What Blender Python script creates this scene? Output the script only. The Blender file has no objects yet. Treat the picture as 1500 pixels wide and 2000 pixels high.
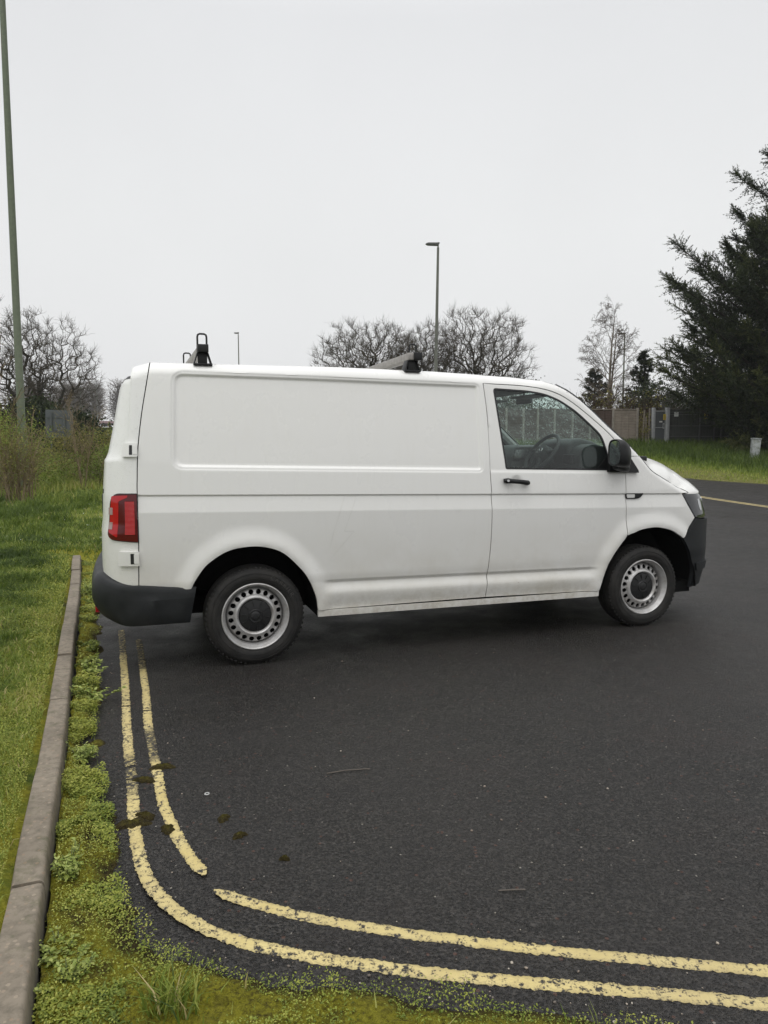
import bpy, bmesh, math, random
import numpy as np
from mathutils import Vector, Matrix
from mathutils.geometry import delaunay_2d_cdt

sc = bpy.context.scene
COL = sc.collection
R = math.radians

# ------------------------------------------------------------------ camera, sky, sun, exposure
cam = bpy.data.cameras.new('camera'); camo = bpy.data.objects.new('camera', cam); COL.objects.link(camo)
camo.location = (0, 0, 1.48); camo.rotation_euler = (R(90 - 5.089), 0, 0)
cam.sensor_fit = 'VERTICAL'; cam.sensor_height = 36.0; cam.lens = 36 * 1370 / 2000
cam.clip_start = 0.05; cam.clip_end = 2000
sc.camera = camo

SUN_EL, SUN_AZ = R(60), R(195)          # high soft light from behind the photographer
world = bpy.data.worlds.new('World'); sc.world = world; world.use_nodes = True
wn, wl = world.node_tree.nodes, world.node_tree.links
wn.clear()
wout = wn.new('ShaderNodeOutputWorld'); wbg = wn.new('ShaderNodeBackground'); wbg.inputs['Strength'].default_value = 0.1
sky = wn.new('ShaderNodeTexSky'); sky.sky_type = 'NISHITA'; sky.sun_disc = False
sky.sun_elevation = SUN_EL; sky.sun_rotation = SUN_AZ; sky.air_density = 1.0; sky.dust_density = 4.0
hs = wn.new('ShaderNodeHueSaturation'); hs.inputs['Saturation'].default_value = 0.12; hs.inputs['Value'].default_value = 0.6
tc = wn.new('ShaderNodeTexCoord'); sep = wn.new('ShaderNodeSeparateXYZ')
rmp = wn.new('ShaderNodeValToRGB'); cr = rmp.color_ramp
cr.elements[0].position = 0.0; cr.elements[0].color = (0.84, 0.845, 0.85, 1)
cr.elements[1].position = 1.0; cr.elements[1].color = (2.15, 2.17, 2.20, 1)
for p, c in ((0.28, (0.835, 0.845, 0.85)), (0.5, (0.78, 0.79, 0.805)), (0.62, (0.92, 0.93, 0.95))):
    e = cr.elements.new(p); e.color = (*c, 1)
nz = wn.new('ShaderNodeTexNoise'); nz.inputs['Scale'].default_value = 1.6; nz.inputs['Detail'].default_value = 4
nm = wn.new('ShaderNodeMapRange'); nm.inputs['From Min'].default_value = .3; nm.inputs['From Max'].default_value = .7
nm.inputs['To Min'].default_value = 9.6; nm.inputs['To Max'].default_value = 10.4
sc1 = wn.new('ShaderNodeVectorMath'); sc1.operation = 'SCALE'
mx = wn.new('ShaderNodeMix'); mx.data_type = 'RGBA'; mx.inputs['Factor'].default_value = 0.93
wl.new(tc.outputs['Generated'], sep.inputs[0]); wl.new(sep.outputs['Z'], rmp.inputs['Fac'])
wl.new(tc.outputs['Generated'], nz.inputs['Vector']); wl.new(nz.outputs['Fac'], nm.inputs['Value'])
wl.new(rmp.outputs['Color'], sc1.inputs[0]); wl.new(nm.outputs['Result'], sc1.inputs['Scale'])
wl.new(sky.outputs['Color'], hs.inputs['Color'])
wl.new(hs.outputs['Color'], mx.inputs['A']); wl.new(sc1.outputs['Vector'], mx.inputs['B'])
wl.new(mx.outputs['Result'], wbg.inputs['Color']); wl.new(wbg.outputs['Background'], wout.inputs['Surface'])

sun = bpy.data.lights.new('sun', 'SUN'); sun.energy = 0.9; sun.angle = R(60); sun.color = (1.0, 0.985, 0.96)
suno = bpy.data.objects.new('sun', sun); COL.objects.link(suno)
sd = Vector((math.sin(SUN_AZ) * math.cos(SUN_EL), math.cos(SUN_AZ) * math.cos(SUN_EL), math.sin(SUN_EL)))
suno.rotation_euler = (-sd).to_track_quat('-Z', 'Y').to_euler()
suno.location = sd * 50
sc.view_settings.view_transform = 'Standard'; sc.view_settings.look = 'None'
sc.view_settings.exposure = 0.06; sc.view_settings.gamma = 1.0; sc.view_settings.use_curve_mapping = False
sc.cycles.max_bounces = 6; sc.cycles.transparent_max_bounces = 12; sc.cycles.use_denoising = True
sc.cycles.caustics_reflective = False; sc.cycles.caustics_refractive = False

# ------------------------------------------------------------------ helpers
def tag(o, label=None, cat=None, group=None, kind=None):
    for k, v in (('label', label), ('category', cat), ('group', group), ('kind', kind)):
        if v: o[k] = v
    return o
def empty(name, loc=(0, 0, 0), rz=0, parent=None):
    o = bpy.data.objects.new(name, None); COL.objects.link(o); o.location = loc; o.rotation_euler = (0, 0, rz)
    o.empty_display_size = .1
    if parent: o.parent = parent
    return o
def mk(name, V, Fc, mat, parent=None, smooth=False, angle=None, loc=None, midx=None):
    me = bpy.data.meshes.new(name)
    V = [tuple(map(float, v)) for v in V] if not isinstance(V, np.ndarray) else V.tolist()
    me.from_pydata(V, [], [tuple(int(i) for i in f) for f in Fc])
    for m in (mat if isinstance(mat, (list, tuple)) else [mat]): me.materials.append(m)
    if midx is not None: me.polygons.foreach_set('material_index', np.asarray(midx, np.int32))
    if smooth: me.polygons.foreach_set('use_smooth', np.ones(len(me.polygons), bool))
    me.update()
    if angle: me.set_sharp_from_angle(angle=R(angle))
    o = bpy.data.objects.new(name, me); COL.objects.link(o)
    if parent: o.parent = parent
    if loc is not None: o.location = loc
    return o
def mk_fast(name, V, tris, mat, nper=3, smooth=False, parent=None, attrs=None, midx=None):
    """big meshes from numpy arrays: V (n,3), tris (m,nper)"""
    me = bpy.data.meshes.new(name); n, m = len(V), len(tris)
    me.vertices.add(n); me.vertices.foreach_set('co', np.asarray(V, np.float32).ravel())
    me.loops.add(m * nper); me.loops.foreach_set('vertex_index', np.asarray(tris, np.int32).ravel())
    me.polygons.add(m); me.polygons.foreach_set('loop_start', np.arange(0, m * nper, nper, dtype=np.int32))
    me.polygons.foreach_set('loop_total', np.full(m, nper, np.int32))
    if smooth: me.polygons.foreach_set('use_smooth', np.ones(m, bool))
    for mt in (mat if isinstance(mat, (list, tuple)) else [mat]): me.materials.append(mt)
    if midx is not None: me.polygons.foreach_set('material_index', np.asarray(midx, np.int32))
    me.update(calc_edges=True)
    for k, v in (attrs or {}).items():
        at = me.attributes.new(k, 'FLOAT', 'POINT'); at.data.foreach_set('value', np.asarray(v, np.float32))
    o = bpy.data.objects.new(name, me); COL.objects.link(o)
    if parent: o.parent = parent
    return o
class MB:
    """collects simple solids into one mesh"""
    def __init__(s): s.v = []; s.f = []
    def add(s, v, f):
        b = len(s.v); s.v += [tuple(p) for p in v]; s.f += [tuple(i + b for i in q) for q in f]; return s
    def box(s, lo, hi, M=None):
        v = [Vector((x, y, z)) for x in (lo[0], hi[0]) for y in (lo[1], hi[1]) for z in (lo[2], hi[2])]
        if M: v = [M @ p for p in v]
        return s.add(v, [(0, 1, 3, 2), (4, 6, 7, 5), (0, 4, 5, 1), (2, 3, 7, 6), (0, 2, 6, 4), (1, 5, 7, 3)])
    def prism(s, poly, fn0, fn1):
        n = len(poly); v = [fn0(*p) for p in poly] + [fn1(*p) for p in poly]
        f = [tuple(range(n))[::-1], tuple(range(n, 2 * n))] + [(i, (i + 1) % n, n + (i + 1) % n, n + i) for i in range(n)]
        return s.add(v, f)
    def tube(s, pts, r, n=8, caps=True):
        pts = [Vector(p) for p in pts]; rs = r if isinstance(r, (list, tuple)) else [r] * len(pts)
        v = []; up = None
        for i, p in enumerate(pts):
            d = (pts[min(i + 1, len(pts) - 1)] - pts[max(i - 1, 0)]).normalized()
            if up is None:
                up = Vector((0, 0, 1)) if abs(d.z) < .9 else Vector((1, 0, 0))
            a = d.cross(up).normalized(); b = a.cross(d).normalized(); up = b
            for k in range(n):
                t = 2 * math.pi * k / n; v.append(p + (a * math.cos(t) + b * math.sin(t)) * rs[i])
        f = [(i * n + k, i * n + (k + 1) % n, (i + 1) * n + (k + 1) % n, (i + 1) * n + k) for i in range(len(pts) - 1) for k in range(n)]
        if caps: f += [tuple(range(n))[::-1], tuple((len(pts) - 1) * n + k for k in range(n))]
        return s.add(v, f)
    def lathe(s, prof, n=48, M=None, closed=False):
        """prof: (radius, axial); axis = local Y"""
        v = []
        for r, h in prof:
            for k in range(n):
                t = 2 * math.pi * k / n; v.append(Vector((r * math.cos(t), h, r * math.sin(t))))
        if M: v = [M @ p for p in v]
        m = len(prof)
        f = [(i * n + k, (i + 1) * n + k, (i + 1) * n + (k + 1) % n, i * n + (k + 1) % n) for i in range(m - 1) for k in range(n)]
        return s.add(v, f)
    def build(s, name, mat, parent=None, smooth=False, angle=40, bevel=0, loc=None, seg=2):
        o = mk(name, s.v, s.f, mat, parent, smooth or bevel > 0, angle if (smooth or bevel > 0) else None, loc)
        bm = bmesh.new(); bm.from_mesh(o.data); bmesh.ops.recalc_face_normals(bm, faces=bm.faces)
        if bevel:
            es = [e for e in bm.edges if len(e.link_faces) == 2 and e.calc_face_angle(0) > R(30)]
            bmesh.ops.bevel(bm, geom=es, offset=bevel, segments=seg, affect='EDGES', profile=.5, clamp_overlap=True)
            for f in bm.faces: f.smooth = True
        bm.to_mesh(o.data); bm.free()
        if bevel: o.data.set_sharp_from_angle(angle=R(50))
        return o

# ---- node helpers
class NT:
    def __init__(s, name):
        s.m = bpy.data.materials.new(name); s.m.use_nodes = True
        s.t = s.m.node_tree; s.n = s.t.nodes; s.l = s.t.links; s.n.clear()
        s.out = s.n.new('ShaderNodeOutputMaterial')
    def node(s, typ, ins=None, **kw):
        nd = s.n.new('ShaderNode' + typ)
        for k, v in kw.items(): setattr(nd, k, v)
        for k, v in (ins or {}).items():
            if hasattr(v, 'is_output') or isinstance(v, bpy.types.NodeSocket): s.l.new(v, nd.inputs[k])
            else: nd.inputs[k].default_value = v
        return nd
    def noise(s, vec, scale, detail=4, rough=.55, dist=0):
        return s.node('TexNoise', {'Vector': vec, 'Scale': scale, 'Detail': detail, 'Roughness': rough, 'Distortion': dist}).outputs['Fac']
    def mr(s, v, a, b, c=0., d=1., smooth=False):
        nd = s.node('MapRange', {'Value': v, 'From Min': a, 'From Max': b, 'To Min': c, 'To Max': d}, clamp=True)
        if smooth: nd.interpolation_type = 'SMOOTHSTEP'
        return nd.outputs['Result']
    def math(s, op, a, b=0., c=None):
        ins = {0: a, 1: b}
        if c is not None: ins[2] = c
        return s.node('Math', ins, operation=op).outputs[0]
    def mix(s, f, a, b, bt='MIX'):
        nd = s.node('Mix', None, data_type='RGBA', blend_type=bt)
        for k, v in (('Factor', f), ('A', a), ('B', b)):
            i = [q for q in nd.inputs if q.name == k and (q.type == 'RGBA' or k == 'Factor')][0]
            if isinstance(v, bpy.types.NodeSocket): s.l.new(v, i)
            else: i.default_value = v if k == 'Factor' else (*v, 1) if len(v) == 3 else v
        return [q for q in nd.outputs if q.type == 'RGBA'][0]
    def ramp(s, f, stops):
        nd = s.node('ValToRGB', {'Fac': f}); c = nd.color_ramp
        while len(c.elements) < len(stops): c.elements.new(.5)
        for e, (p, q) in zip(c.elements, stops): e.position = p; e.color = (*q, 1)
        return nd.outputs['Color']
    def bump(s, h, strength=.3, dist=.01, normal=None):
        ins = {'Height': h, 'Strength': strength, 'Distance': dist}
        if normal is not None: ins['Normal'] = normal
        return s.node('Bump', ins).outputs['Normal']
    def pr(s, **k):
        nm = {'base': 'Base Color', 'rough': 'Roughness', 'metal': 'Metallic', 'spec': 'Specular IOR Level', 'normal': 'Normal',
              'coat': 'Coat Weight', 'coatr': 'Coat Roughness', 'alpha': 'Alpha', 'trans': 'Transmission Weight', 'sub': 'Subsurface Weight'}
        ins = {}
        for a, b in k.items():
            if a == 'base' and not isinstance(b, bpy.types.NodeSocket): b = (*b, 1) if len(b) == 3 else b
            ins[nm[a]] = b
        return s.node('BsdfPrincipled', ins).outputs[0]
    def done(s, sh): s.l.new(sh, s.out.inputs['Surface']); return s.m
    def obj(s): return s.node('TexCoord').outputs['Object']
    def pos(s): return s.node('NewGeometry').outputs['Position']
    def sepz(s, v):
        q = s.node('SeparateXYZ', {0: v}); return q.outputs
    def attr(s, nm): return s.node('Attribute', None, attribute_name=nm, attribute_type='GEOMETRY').outputs['Fac']

def simple(name, base, rough=.5, metal=0, spec=.5, var=.12, scale=30, bump=0, coat=0):
    t = NT(name); v = t.obj(); n = t.noise(v, scale, 5)
    c = t.mix(t.mr(n, .3, .7), tuple(x * (1 - var) for x in base), tuple(min(1, x * (1 + var)) for x in base))
    k = dict(base=c, rough=t.mr(n, .3, .7, max(0, rough - .06), min(1, rough + .06)), metal=metal, spec=spec)
    if coat: k['coat'] = coat
    if bump: k['normal'] = t.bump(n, bump, .004)
    return t.done(t.pr(**k))
# ------------------------------------------------------------------ van: body surface
# ---------- van body surface S(a, z): a runs along the plan outline of the body, z is height ----------
ZW=[.20,.33,.55,.60,.9,1.15,1.2,1.4,1.6,1.8,1.93,2.1]
WW=[.950,.957,.965,.972,.975,.974,.970,.953,.926,.895,.873,.84]
def plan_table():
    X=[];Y=[]
    # rear centre -> corner -> side -> front corner -> front centre
    Rx,Ry=.233,.24
    for t in np.linspace(0,1,30): X.append(-.998+.03*(t**2)); Y.append(.95-t*(.95-Ry))
    for t in np.linspace(0,1,40)[1:]:
        th=t*math.pi/2; X.append(-.735-Rx*math.cos(th)**1.0); Y.append(Ry*(1-math.sin(th)))
    for x in np.linspace(-.735,2.9,60)[1:]: X.append(x); Y.append(0.)
    n=4.5;L=1.245
    for t in np.linspace(0,1,120)[1:]:
        th=t*math.pi/2; u=math.sin(th)**(2/n); v=math.cos(th)**(2/n) if t<1 else 0
        X.append(2.9+L*u); Y.append(.95*(1-v))
    X=np.array(X);Y=np.array(Y)
    s=np.concatenate([[0],np.cumsum(np.hypot(np.diff(X),np.diff(Y)))])
    k=np.argmin(np.abs(X-0)+10*np.abs(Y)); a=s-np.interp(0,X[k-3:k+4],s[k-3:k+4])
    tx=np.gradient(X,a);ty=np.gradient(Y,a);l=np.hypot(tx,ty)
    return a,X,Y,-ty/l,tx/l   # inward normal in (x, inset) space
PA,PX,PY,PNX,PNY=plan_table()
RZ=[.2,.766,.937,1.0,1.18,1.412,1.432,1.6,1.85,1.984,2.06]
RV=[.0,.0,.003,.013,.018,.036,.056,.092,.14,.168,.19]
KZ=[.2,.30,.42,.5,.9,1.12,1.42]
KV=[.08,.045,.012,.0,.0,.085,.26]
TA=[-3,-1.0,-.86,-.79,-.70,-.634,.607,1.392,1.789,2.05,2.323,2.446,2.537,2.655,2.746,2.902,3.058,3.187,3.30,3.464,3.584,3.65,3.75,5]
TZ=[1.985,1.99,1.993,2.003,2.035,2.056,2.073,2.068,2.056,2.048,2.028,1.995,1.953,1.877,1.804,1.669,1.545,1.440,1.345,1.255,1.20,1.165,1.14,1.10]
TR_A=[-2,2.2,2.6,3.2,3.3,5]; TR_R=[.09,.09,.05,.05,.06,.06]
def sstep(a,b,x):
    t=np.clip((x-a)/(b-a),0,1); return t*t*(3-2*t)
def S(a,z,off=None,fil=True):
    """body surface point(s) on the near side (y negative); off = extra inward inset"""
    a=np.asarray(a,float);z=np.asarray(z,float)
    X=np.interp(a,PA,PX);Yi=np.interp(a,PA,PY);nx=np.interp(a,PA,PNX);ny=np.interp(a,PA,PNY)
    ins=np.zeros_like(a+z)
    if fil:
        T=np.interp(a,TA,TZ);dT=(np.interp(a+.05,TA,TZ)-np.interp(a-.05,TA,TZ))/.1
        d=np.clip((T-z)/np.sqrt(1+dT*dT),0,None);r=np.interp(a,TR_A,TR_R)
        m=np.clip(r-d,0,None); ins=ins+r-np.sqrt(np.clip(r*r-m*m,0,None))
    if off is not None: ins=ins+off
    W=np.interp(z,ZW,WW)
    x=X+np.interp(z,RZ,RV)*sstep(-.735,-.93,X) - np.interp(z,KZ,KV)*sstep(2.95,4.1,X)**1.2
    y=-W*(1-Yi/.95)
    return x+nx*ins, y+ny*ins, z+0*a

VORG = Vector((-0.89010, 4.74572, 0)); VANG = 0.330727
# ------------------------------------------------------------------ van: materials
def m_paint():
    t = NT('van_white_paint'); v = t.obj(); s = t.sepz(v)
    st = t.node('Mapping', {'Vector': v, 'Scale': (9, 9, .7)}).outputs[0]
    streak = t.noise(st, 3.2, 6, .62); blot = t.noise(v, 2.1, 6, .6); fine = t.noise(v, 130, 3)
    hgt = t.mr(s['Z'], .30, 1.05, 1, 0, True)
    f = t.math('MULTIPLY', hgt, t.mr(blot, .30, .68))
    f = t.math('ADD', t.math('MULTIPLY', f, .62), t.math('MULTIPLY', t.math('MULTIPLY', t.mr(streak, .5, .78), .08), t.mr(t.math('ABSOLUTE', t.sepz(t.node('NewGeometry').outputs['Normal'])['Z']), .3, .7, 1, 0)))
    c = t.mix(f, (.72, .715, .69), (.50, .47, .385))
    low = t.math('MULTIPLY', t.mr(s['Z'], .30, .50, 1, 0), t.mr(t.noise(v, 16, 6, .7), .42, .62))
    c = t.mix(t.math('MULTIPLY', low, .45), c, (.34, .29, .22))
    spray = t.math('MULTIPLY', t.mr(t.noise(v, 3.4, 8, .78), .46, .62), t.mr(s['Z'], .95, .42))
    c = t.mix(t.math('MULTIPLY', spray, .17), c, (.40, .36, .28))
    sc_ = t.node('Mapping', {'Vector': v, 'Scale': (3, 3, 40)}).outputs[0]; c = t.mix(t.math('MULTIPLY', t.mr(t.noise(sc_, 4, 4, .6), .70, .74), t.mr(t.noise(v, 3, 2), .5, .6, 0, .35)), c, (.40, .40, .38))
    chips = t.mr(t.noise(v, 46, 2), .80, .83)
    c = t.mix(t.math('MULTIPLY', chips, t.mr(s['Z'], .9, .4)), c, (.22, .16, .12))
    rg = t.math('ADD', t.mr(blot, .3, .75, .24, .34), t.math('MULTIPLY', f, .2))
    n = t.bump(t.noise(v, 320, 2), .035, .002)
    return t.done(t.pr(base=c, rough=rg, spec=.5, normal=n, coat=.4, coatr=.07))
def m_wetpaint():
    """same paint, beaded with rain drops (tail of the van)"""
    t = NT('van_rain_beaded_paint'); v = t.obj(); s = t.sepz(v)
    vo = t.node('TexVoronoi', {'Vector': v, 'Scale': 90.}); vo.feature = 'F1'
    d = t.mr(vo.outputs['Distance'], .12, .34, 1, 0, True)
    sel = t.mr(t.noise(v, 30, 2), .46, .56); d = t.math('MULTIPLY', d, sel)
    b = t.noise(v, 2.1, 6, .6)
    c = t.mix(t.math('MULTIPLY', t.mr(s['Z'], .35, 1.3, 1, 0), t.mr(b, .3, .7, .1, .6)), (.735, .735, .71), (.53, .50, .42))
    return t.done(t.pr(base=c, rough=t.mr(d, 0, 1, .36, .08), normal=t.bump(d, .55, .004), coat=.2, coatr=.1))
def m_plastic(name, base, rough=.55, b=.35, sc_=700):
    t = NT(name); v = t.obj(); n = t.noise(v, sc_, 2); l = t.noise(v, 7, 6, .65)
    c = t.mix(t.mr(l, .35, .7), base, tuple(min(1, x * 1.6 + .006) for x in base))
    return t.done(t.pr(base=c, rough=t.mr(l, .3, .7, rough - .07, rough + .09), normal=t.bump(n, b, .001), spec=.32))
def m_glass(name, tint, refl=1.0, drops=0., haze=0.):
    t = NT(name); v = t.obj()
    fr = t.node('Fresnel', {'IOR': 1.52}).outputs[0]; fr = t.math('MULTIPLY', fr, refl, None)
    kw = {}
    if drops:
        vo = t.node('TexVoronoi', {'Vector': v, 'Scale': 55.}); d = t.mr(vo.outputs['Distance'], .15, .42, 1, 0, True)
        v2 = t.node('TexVoronoi', {'Vector': v, 'Scale': 140.}); d2 = t.mr(v2.outputs['Distance'], .15, .45, 1, 0, True)
        sel = t.mr(t.noise(v, 5, 3), .40, .62)
        d = t.math('MAXIMUM', t.math('MULTIPLY', d, t.mr(t.noise(v, 14, 2), .52, .58)), t.math('MULTIPLY', d2, sel))
        nn = t.bump(d, 1., .006); kw['Normal'] = nn
    tr = t.node('BsdfTransparent', {'Color': (*tint, 1)}).outputs[0]
    gl = t.node('BsdfGlossy', dict({'Color': (.95, .97, .97, 1), 'Roughness': .02}, **kw)).outputs[0]
    base = tr
    if drops:   # each bead bends the light: a small lens of refracting water on the pane
        rf = t.node('BsdfRefraction', {'Color': (*[min(1, x * 1.05) for x in tint], 1), 'Roughness': .05, 'IOR': 1.33, **kw}).outputs[0]
        base = t.node('MixShader', {0: t.math('MULTIPLY', d, drops), 1: tr, 2: rf}).outputs[0]
    if haze:
        df = t.node('BsdfDiffuse', {'Color': (.55, .62, .60, 1)}).outputs[0]
        base = t.node('MixShader', {0: t.mr(t.noise(v, 6, 5), .3, .75, haze * .3, haze), 1: base, 2: df}).outputs[0]
    return t.done(t.node('MixShader', {0: fr, 1: base, 2: gl}).outputs[0])
def m_tyre():
    t = NT('tyre_rubber'); v = t.obj(); l = t.noise(v, 9, 6, .7)
    c = t.mix(t.mr(l, .35, .72), (.010, .0097, .0095), (.028, .026, .023))
    return t.done(t.pr(base=c, rough=.72, spec=.35, normal=t.bump(t.noise(v, 260, 3), .3, .002)))
def m_steel():
    t = NT('wheel_silver_paint'); v = t.obj(); l = t.noise(v, 14, 6, .65)
    c = t.mix(t.mr(l, .38, .75), (.52, .515, .51), (.33, .31, .285))
    sp = t.mr(t.noise(v, 70, 3), .70, .74)
    c = t.mix(sp, c, (.10, .07, .05))
    return t.done(t.pr(base=c, rough=t.mr(l, .3, .7, .36, .52), metal=.45, spec=.5, normal=t.bump(t.noise(v, 200, 3), .08, .002)))
PAINT = m_paint(); WETP = m_wetpaint()
BUMPER = m_plastic('bumper_grey_plastic', (.009, .0102, .011), .5)
BLACKP = m_plastic('black_plastic', (.0055, .0058, .006), .42, .2)
TRIM = simple('cabin_trim', (.016, .017, .018), .7, 0, .3)
DASHM = simple('dashboard_plastic', (.060, .068, .067), .62, 0, .4, .1, 300, .15)
PALE = simple('pale_headlining', (.30, .31, .30), .9)
SEATM = simple('seat_cloth', (.03, .031, .034), .95, 0, .2, .3, 200, .3)
DARK = simple('dark_underside', (.008, .008, .008), .95, 0, .05)
SEAL = simple('rubber_seal', (.008, .008, .009), .45)
TYRE = m_tyre(); STEEL = m_steel()
GLASS = m_glass('door_glass', (.86, .93, .905), 1.0, 0, .02)
WSGLASS = m_glass('windscreen_glass', (.83, .96, .91), .8, .6, .07)
FARGLASS = m_glass('far_door_glass', (.83, .96, .91), .8, .5, .07)
MIRRORM = simple('mirror_silvering', (.75, .80, .79), .03, 1.0, .5, .01)
CHROME = simple('bright_metal', (.6, .6, .6), .18, 1.0)
ALU = simple('weathered_bar_alloy', (.30, .285, .265), .5, .45, .5, .22, 25, .2)
def m_lamp(name, base, rough=.08, ribs=0):
    t = NT(name); v = t.obj()
    k = dict(base=base, rough=rough, spec=.4, coat=.25, coatr=.05)
    if ribs:
        w = t.node('TexWave', {'Vector': v, 'Scale': ribs}); w.bands_direction = 'Z'
        k['normal'] = t.bump(w.outputs['Fac'], .5, .004); k['base'] = t.mix(w.outputs['Fac'], tuple(x * .75 for x in base), base)
    return t.done(t.pr(**k))
LRED = m_lamp('tail_lamp_dark_red', (.085, .0015, .004), .12); LREFL = m_lamp('tail_lamp_red_reflector', (.46, .006, .010), .25, 40)
LBRT = m_lamp('tail_lamp_bright_red', (.42, .008, .012)); LCLR = m_lamp('tail_lamp_clear', (.36, .25, .24), .15)
HLGL = m_lamp('headlamp_smoked_lens', (.022, .024, .027), .04); HLIN = simple('headlamp_reflector', (.55, .56, .58), .2, .8)
INDC = m_lamp('indicator_lens', (.62, .62, .60), .12)

# ------------------------------------------------------------------ van: panels cut from the surface
def dens(poly, step=.02, closed=True):
    out = []
    n = len(poly)
    for i in range(n if closed else n - 1):
        a, b = np.array(poly[i], float), np.array(poly[(i + 1) % n], float)
        k = max(1, int(np.ceil(np.linalg.norm(b - a) / step)))
        for j in range(k): out.append(tuple(a + (b - a) * j / k))
    if not closed: out.append(tuple(poly[-1]))
    return out
def rnd(poly, r, seg=5):
    """round the corners of a polygon; r may be a list"""
    out = []; n = len(poly)
    for i in range(n):
        ri = r[i] if isinstance(r, (list, tuple)) else r
        p = np.array(poly[i], float); a = np.array(poly[i - 1], float) - p; b = np.array(poly[(i + 1) % n], float) - p
        la, lb = np.linalg.norm(a), np.linalg.norm(b)
        if ri <= 0: out.append(tuple(p)); continue
        q = min(ri, la * .49, lb * .49)
        p0, p1 = p + a / la * q, p + b / lb * q
        for k in range(seg + 1):
            t = k / seg; out.append(tuple((1 - t) ** 2 * p0 + 2 * t * (1 - t) * p + t * t * p1))
    return out
def smooth_path(pts, n=4):
    """Catmull-Rom through open points"""
    P = [np.array(p, float) for p in pts]; P = [2 * P[0] - P[1]] + P + [2 * P[-1] - P[-2]]; out = []
    for i in range(1, len(P) - 2):
        for k in range(n):
            t = k / n
            out.append(tuple(.5 * (2 * P[i] + (P[i + 1] - P[i - 1]) * t + (2 * P[i - 1] - 5 * P[i] + 4 * P[i + 1] - P[i + 2]) * t * t + (3 * P[i] - P[i - 1] - 3 * P[i + 1] + P[i + 2]) * t ** 3)))
    out.append(tuple(pts[-1])); return out
def inpoly(P, poly):
    poly = np.asarray(poly); x, y = P[:, 0], P[:, 1]; ins = np.zeros(len(P), bool); n = len(poly)
    for i in range(n):
        x1, y1 = poly[i]; x2, y2 = poly[(i + 1) % n]
        c = ((y1 > y) != (y2 > y))
        with np.errstate(divide='ignore', invalid='ignore'): xi = (x2 - x1) * (y - y1) / (y2 - y1 if y2 != y1 else 1e-12) + x1
        ins ^= c & (x < xi)
    return ins
def pdist(P, poly, closed=True):
    poly = np.asarray(poly, float); d = np.full(len(P), 1e9); n = len(poly)
    for i in range(n if closed else n - 1):
        a = poly[i]; b = poly[(i + 1) % n]; ab = b - a; L = max(ab @ ab, 1e-12)
        t = np.clip(((P - a) @ ab) / L, 0, 1); q = P - a - t[:, None] * ab
        d = np.minimum(d, np.hypot(q[:, 0], q[:, 1]))
    return d
def sdf(P, poly): return np.where(inpoly(P, poly), 1, -1) * pdist(P, poly)      # positive inside
def inset(poly, d):
    """offset a polygon inwards by d"""
    P = np.asarray(poly, float); n = len(P); A = 0
    for i in range(n): A += P[i - 1][0] * P[i][1] - P[i][0] * P[i - 1][1]
    sg = 1 if A > 0 else -1; out = []
    for i in range(n):
        e1 = P[i] - P[i - 1]; e2 = P[(i + 1) % n] - P[i]
        e1 = e1 / (np.linalg.norm(e1) + 1e-12); e2 = e2 / (np.linalg.norm(e2) + 1e-12)
        n1 = np.array([-e1[1], e1[0]]) * sg; n2 = np.array([-e2[1], e2[0]]) * sg
        m = n1 + n2; m = m / max(np.linalg.norm(m), .3); out.append(tuple(P[i] + m * d / max(m @ n1, .35)))
    return out

def zc(a): return 1.191 - .0175 * (a + .735)          # upper crease
def zl(a): return .561 - .0128 * (a - .5)             # sill crease
def zb(a): return 1.372 - .0195 * (a + .41)           # belt ledge
RECESS = [(-.529, 1.348), (1.738, 1.305), (1.738, 1.982), (.58, 1.994), (-.508, 1.998)]
RCR = rnd(RECESS, [.09, .05, .05, 0, .09], 8)
ARCH_R = [(-.42, .500), (-.412, .574), (-.365, .655), (-.304, .726), (-.184, .800), (-.056, .826), (.072, .819), (.2, .77), (.328, .646), (.385, .560), (.412, .498), (.436, .420), (.446, .300)]
ARCH_F = [(2.780, .300), (2.836, .486), (2.906, .626), (3.026, .77), (3.100, .803), (3.182, .828), (3.322, .838), (3.466, .810), (3.550, .770), (3.618, .728), (3.686, .642), (3.742, .534), (3.786, .42), (3.80, .290)]
ARCHR_S = smooth_path(ARCH_R, 5); ARCHF_S = smooth_path(ARCH_F, 5)
SCOOP = (2.012, 1.226)
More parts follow.
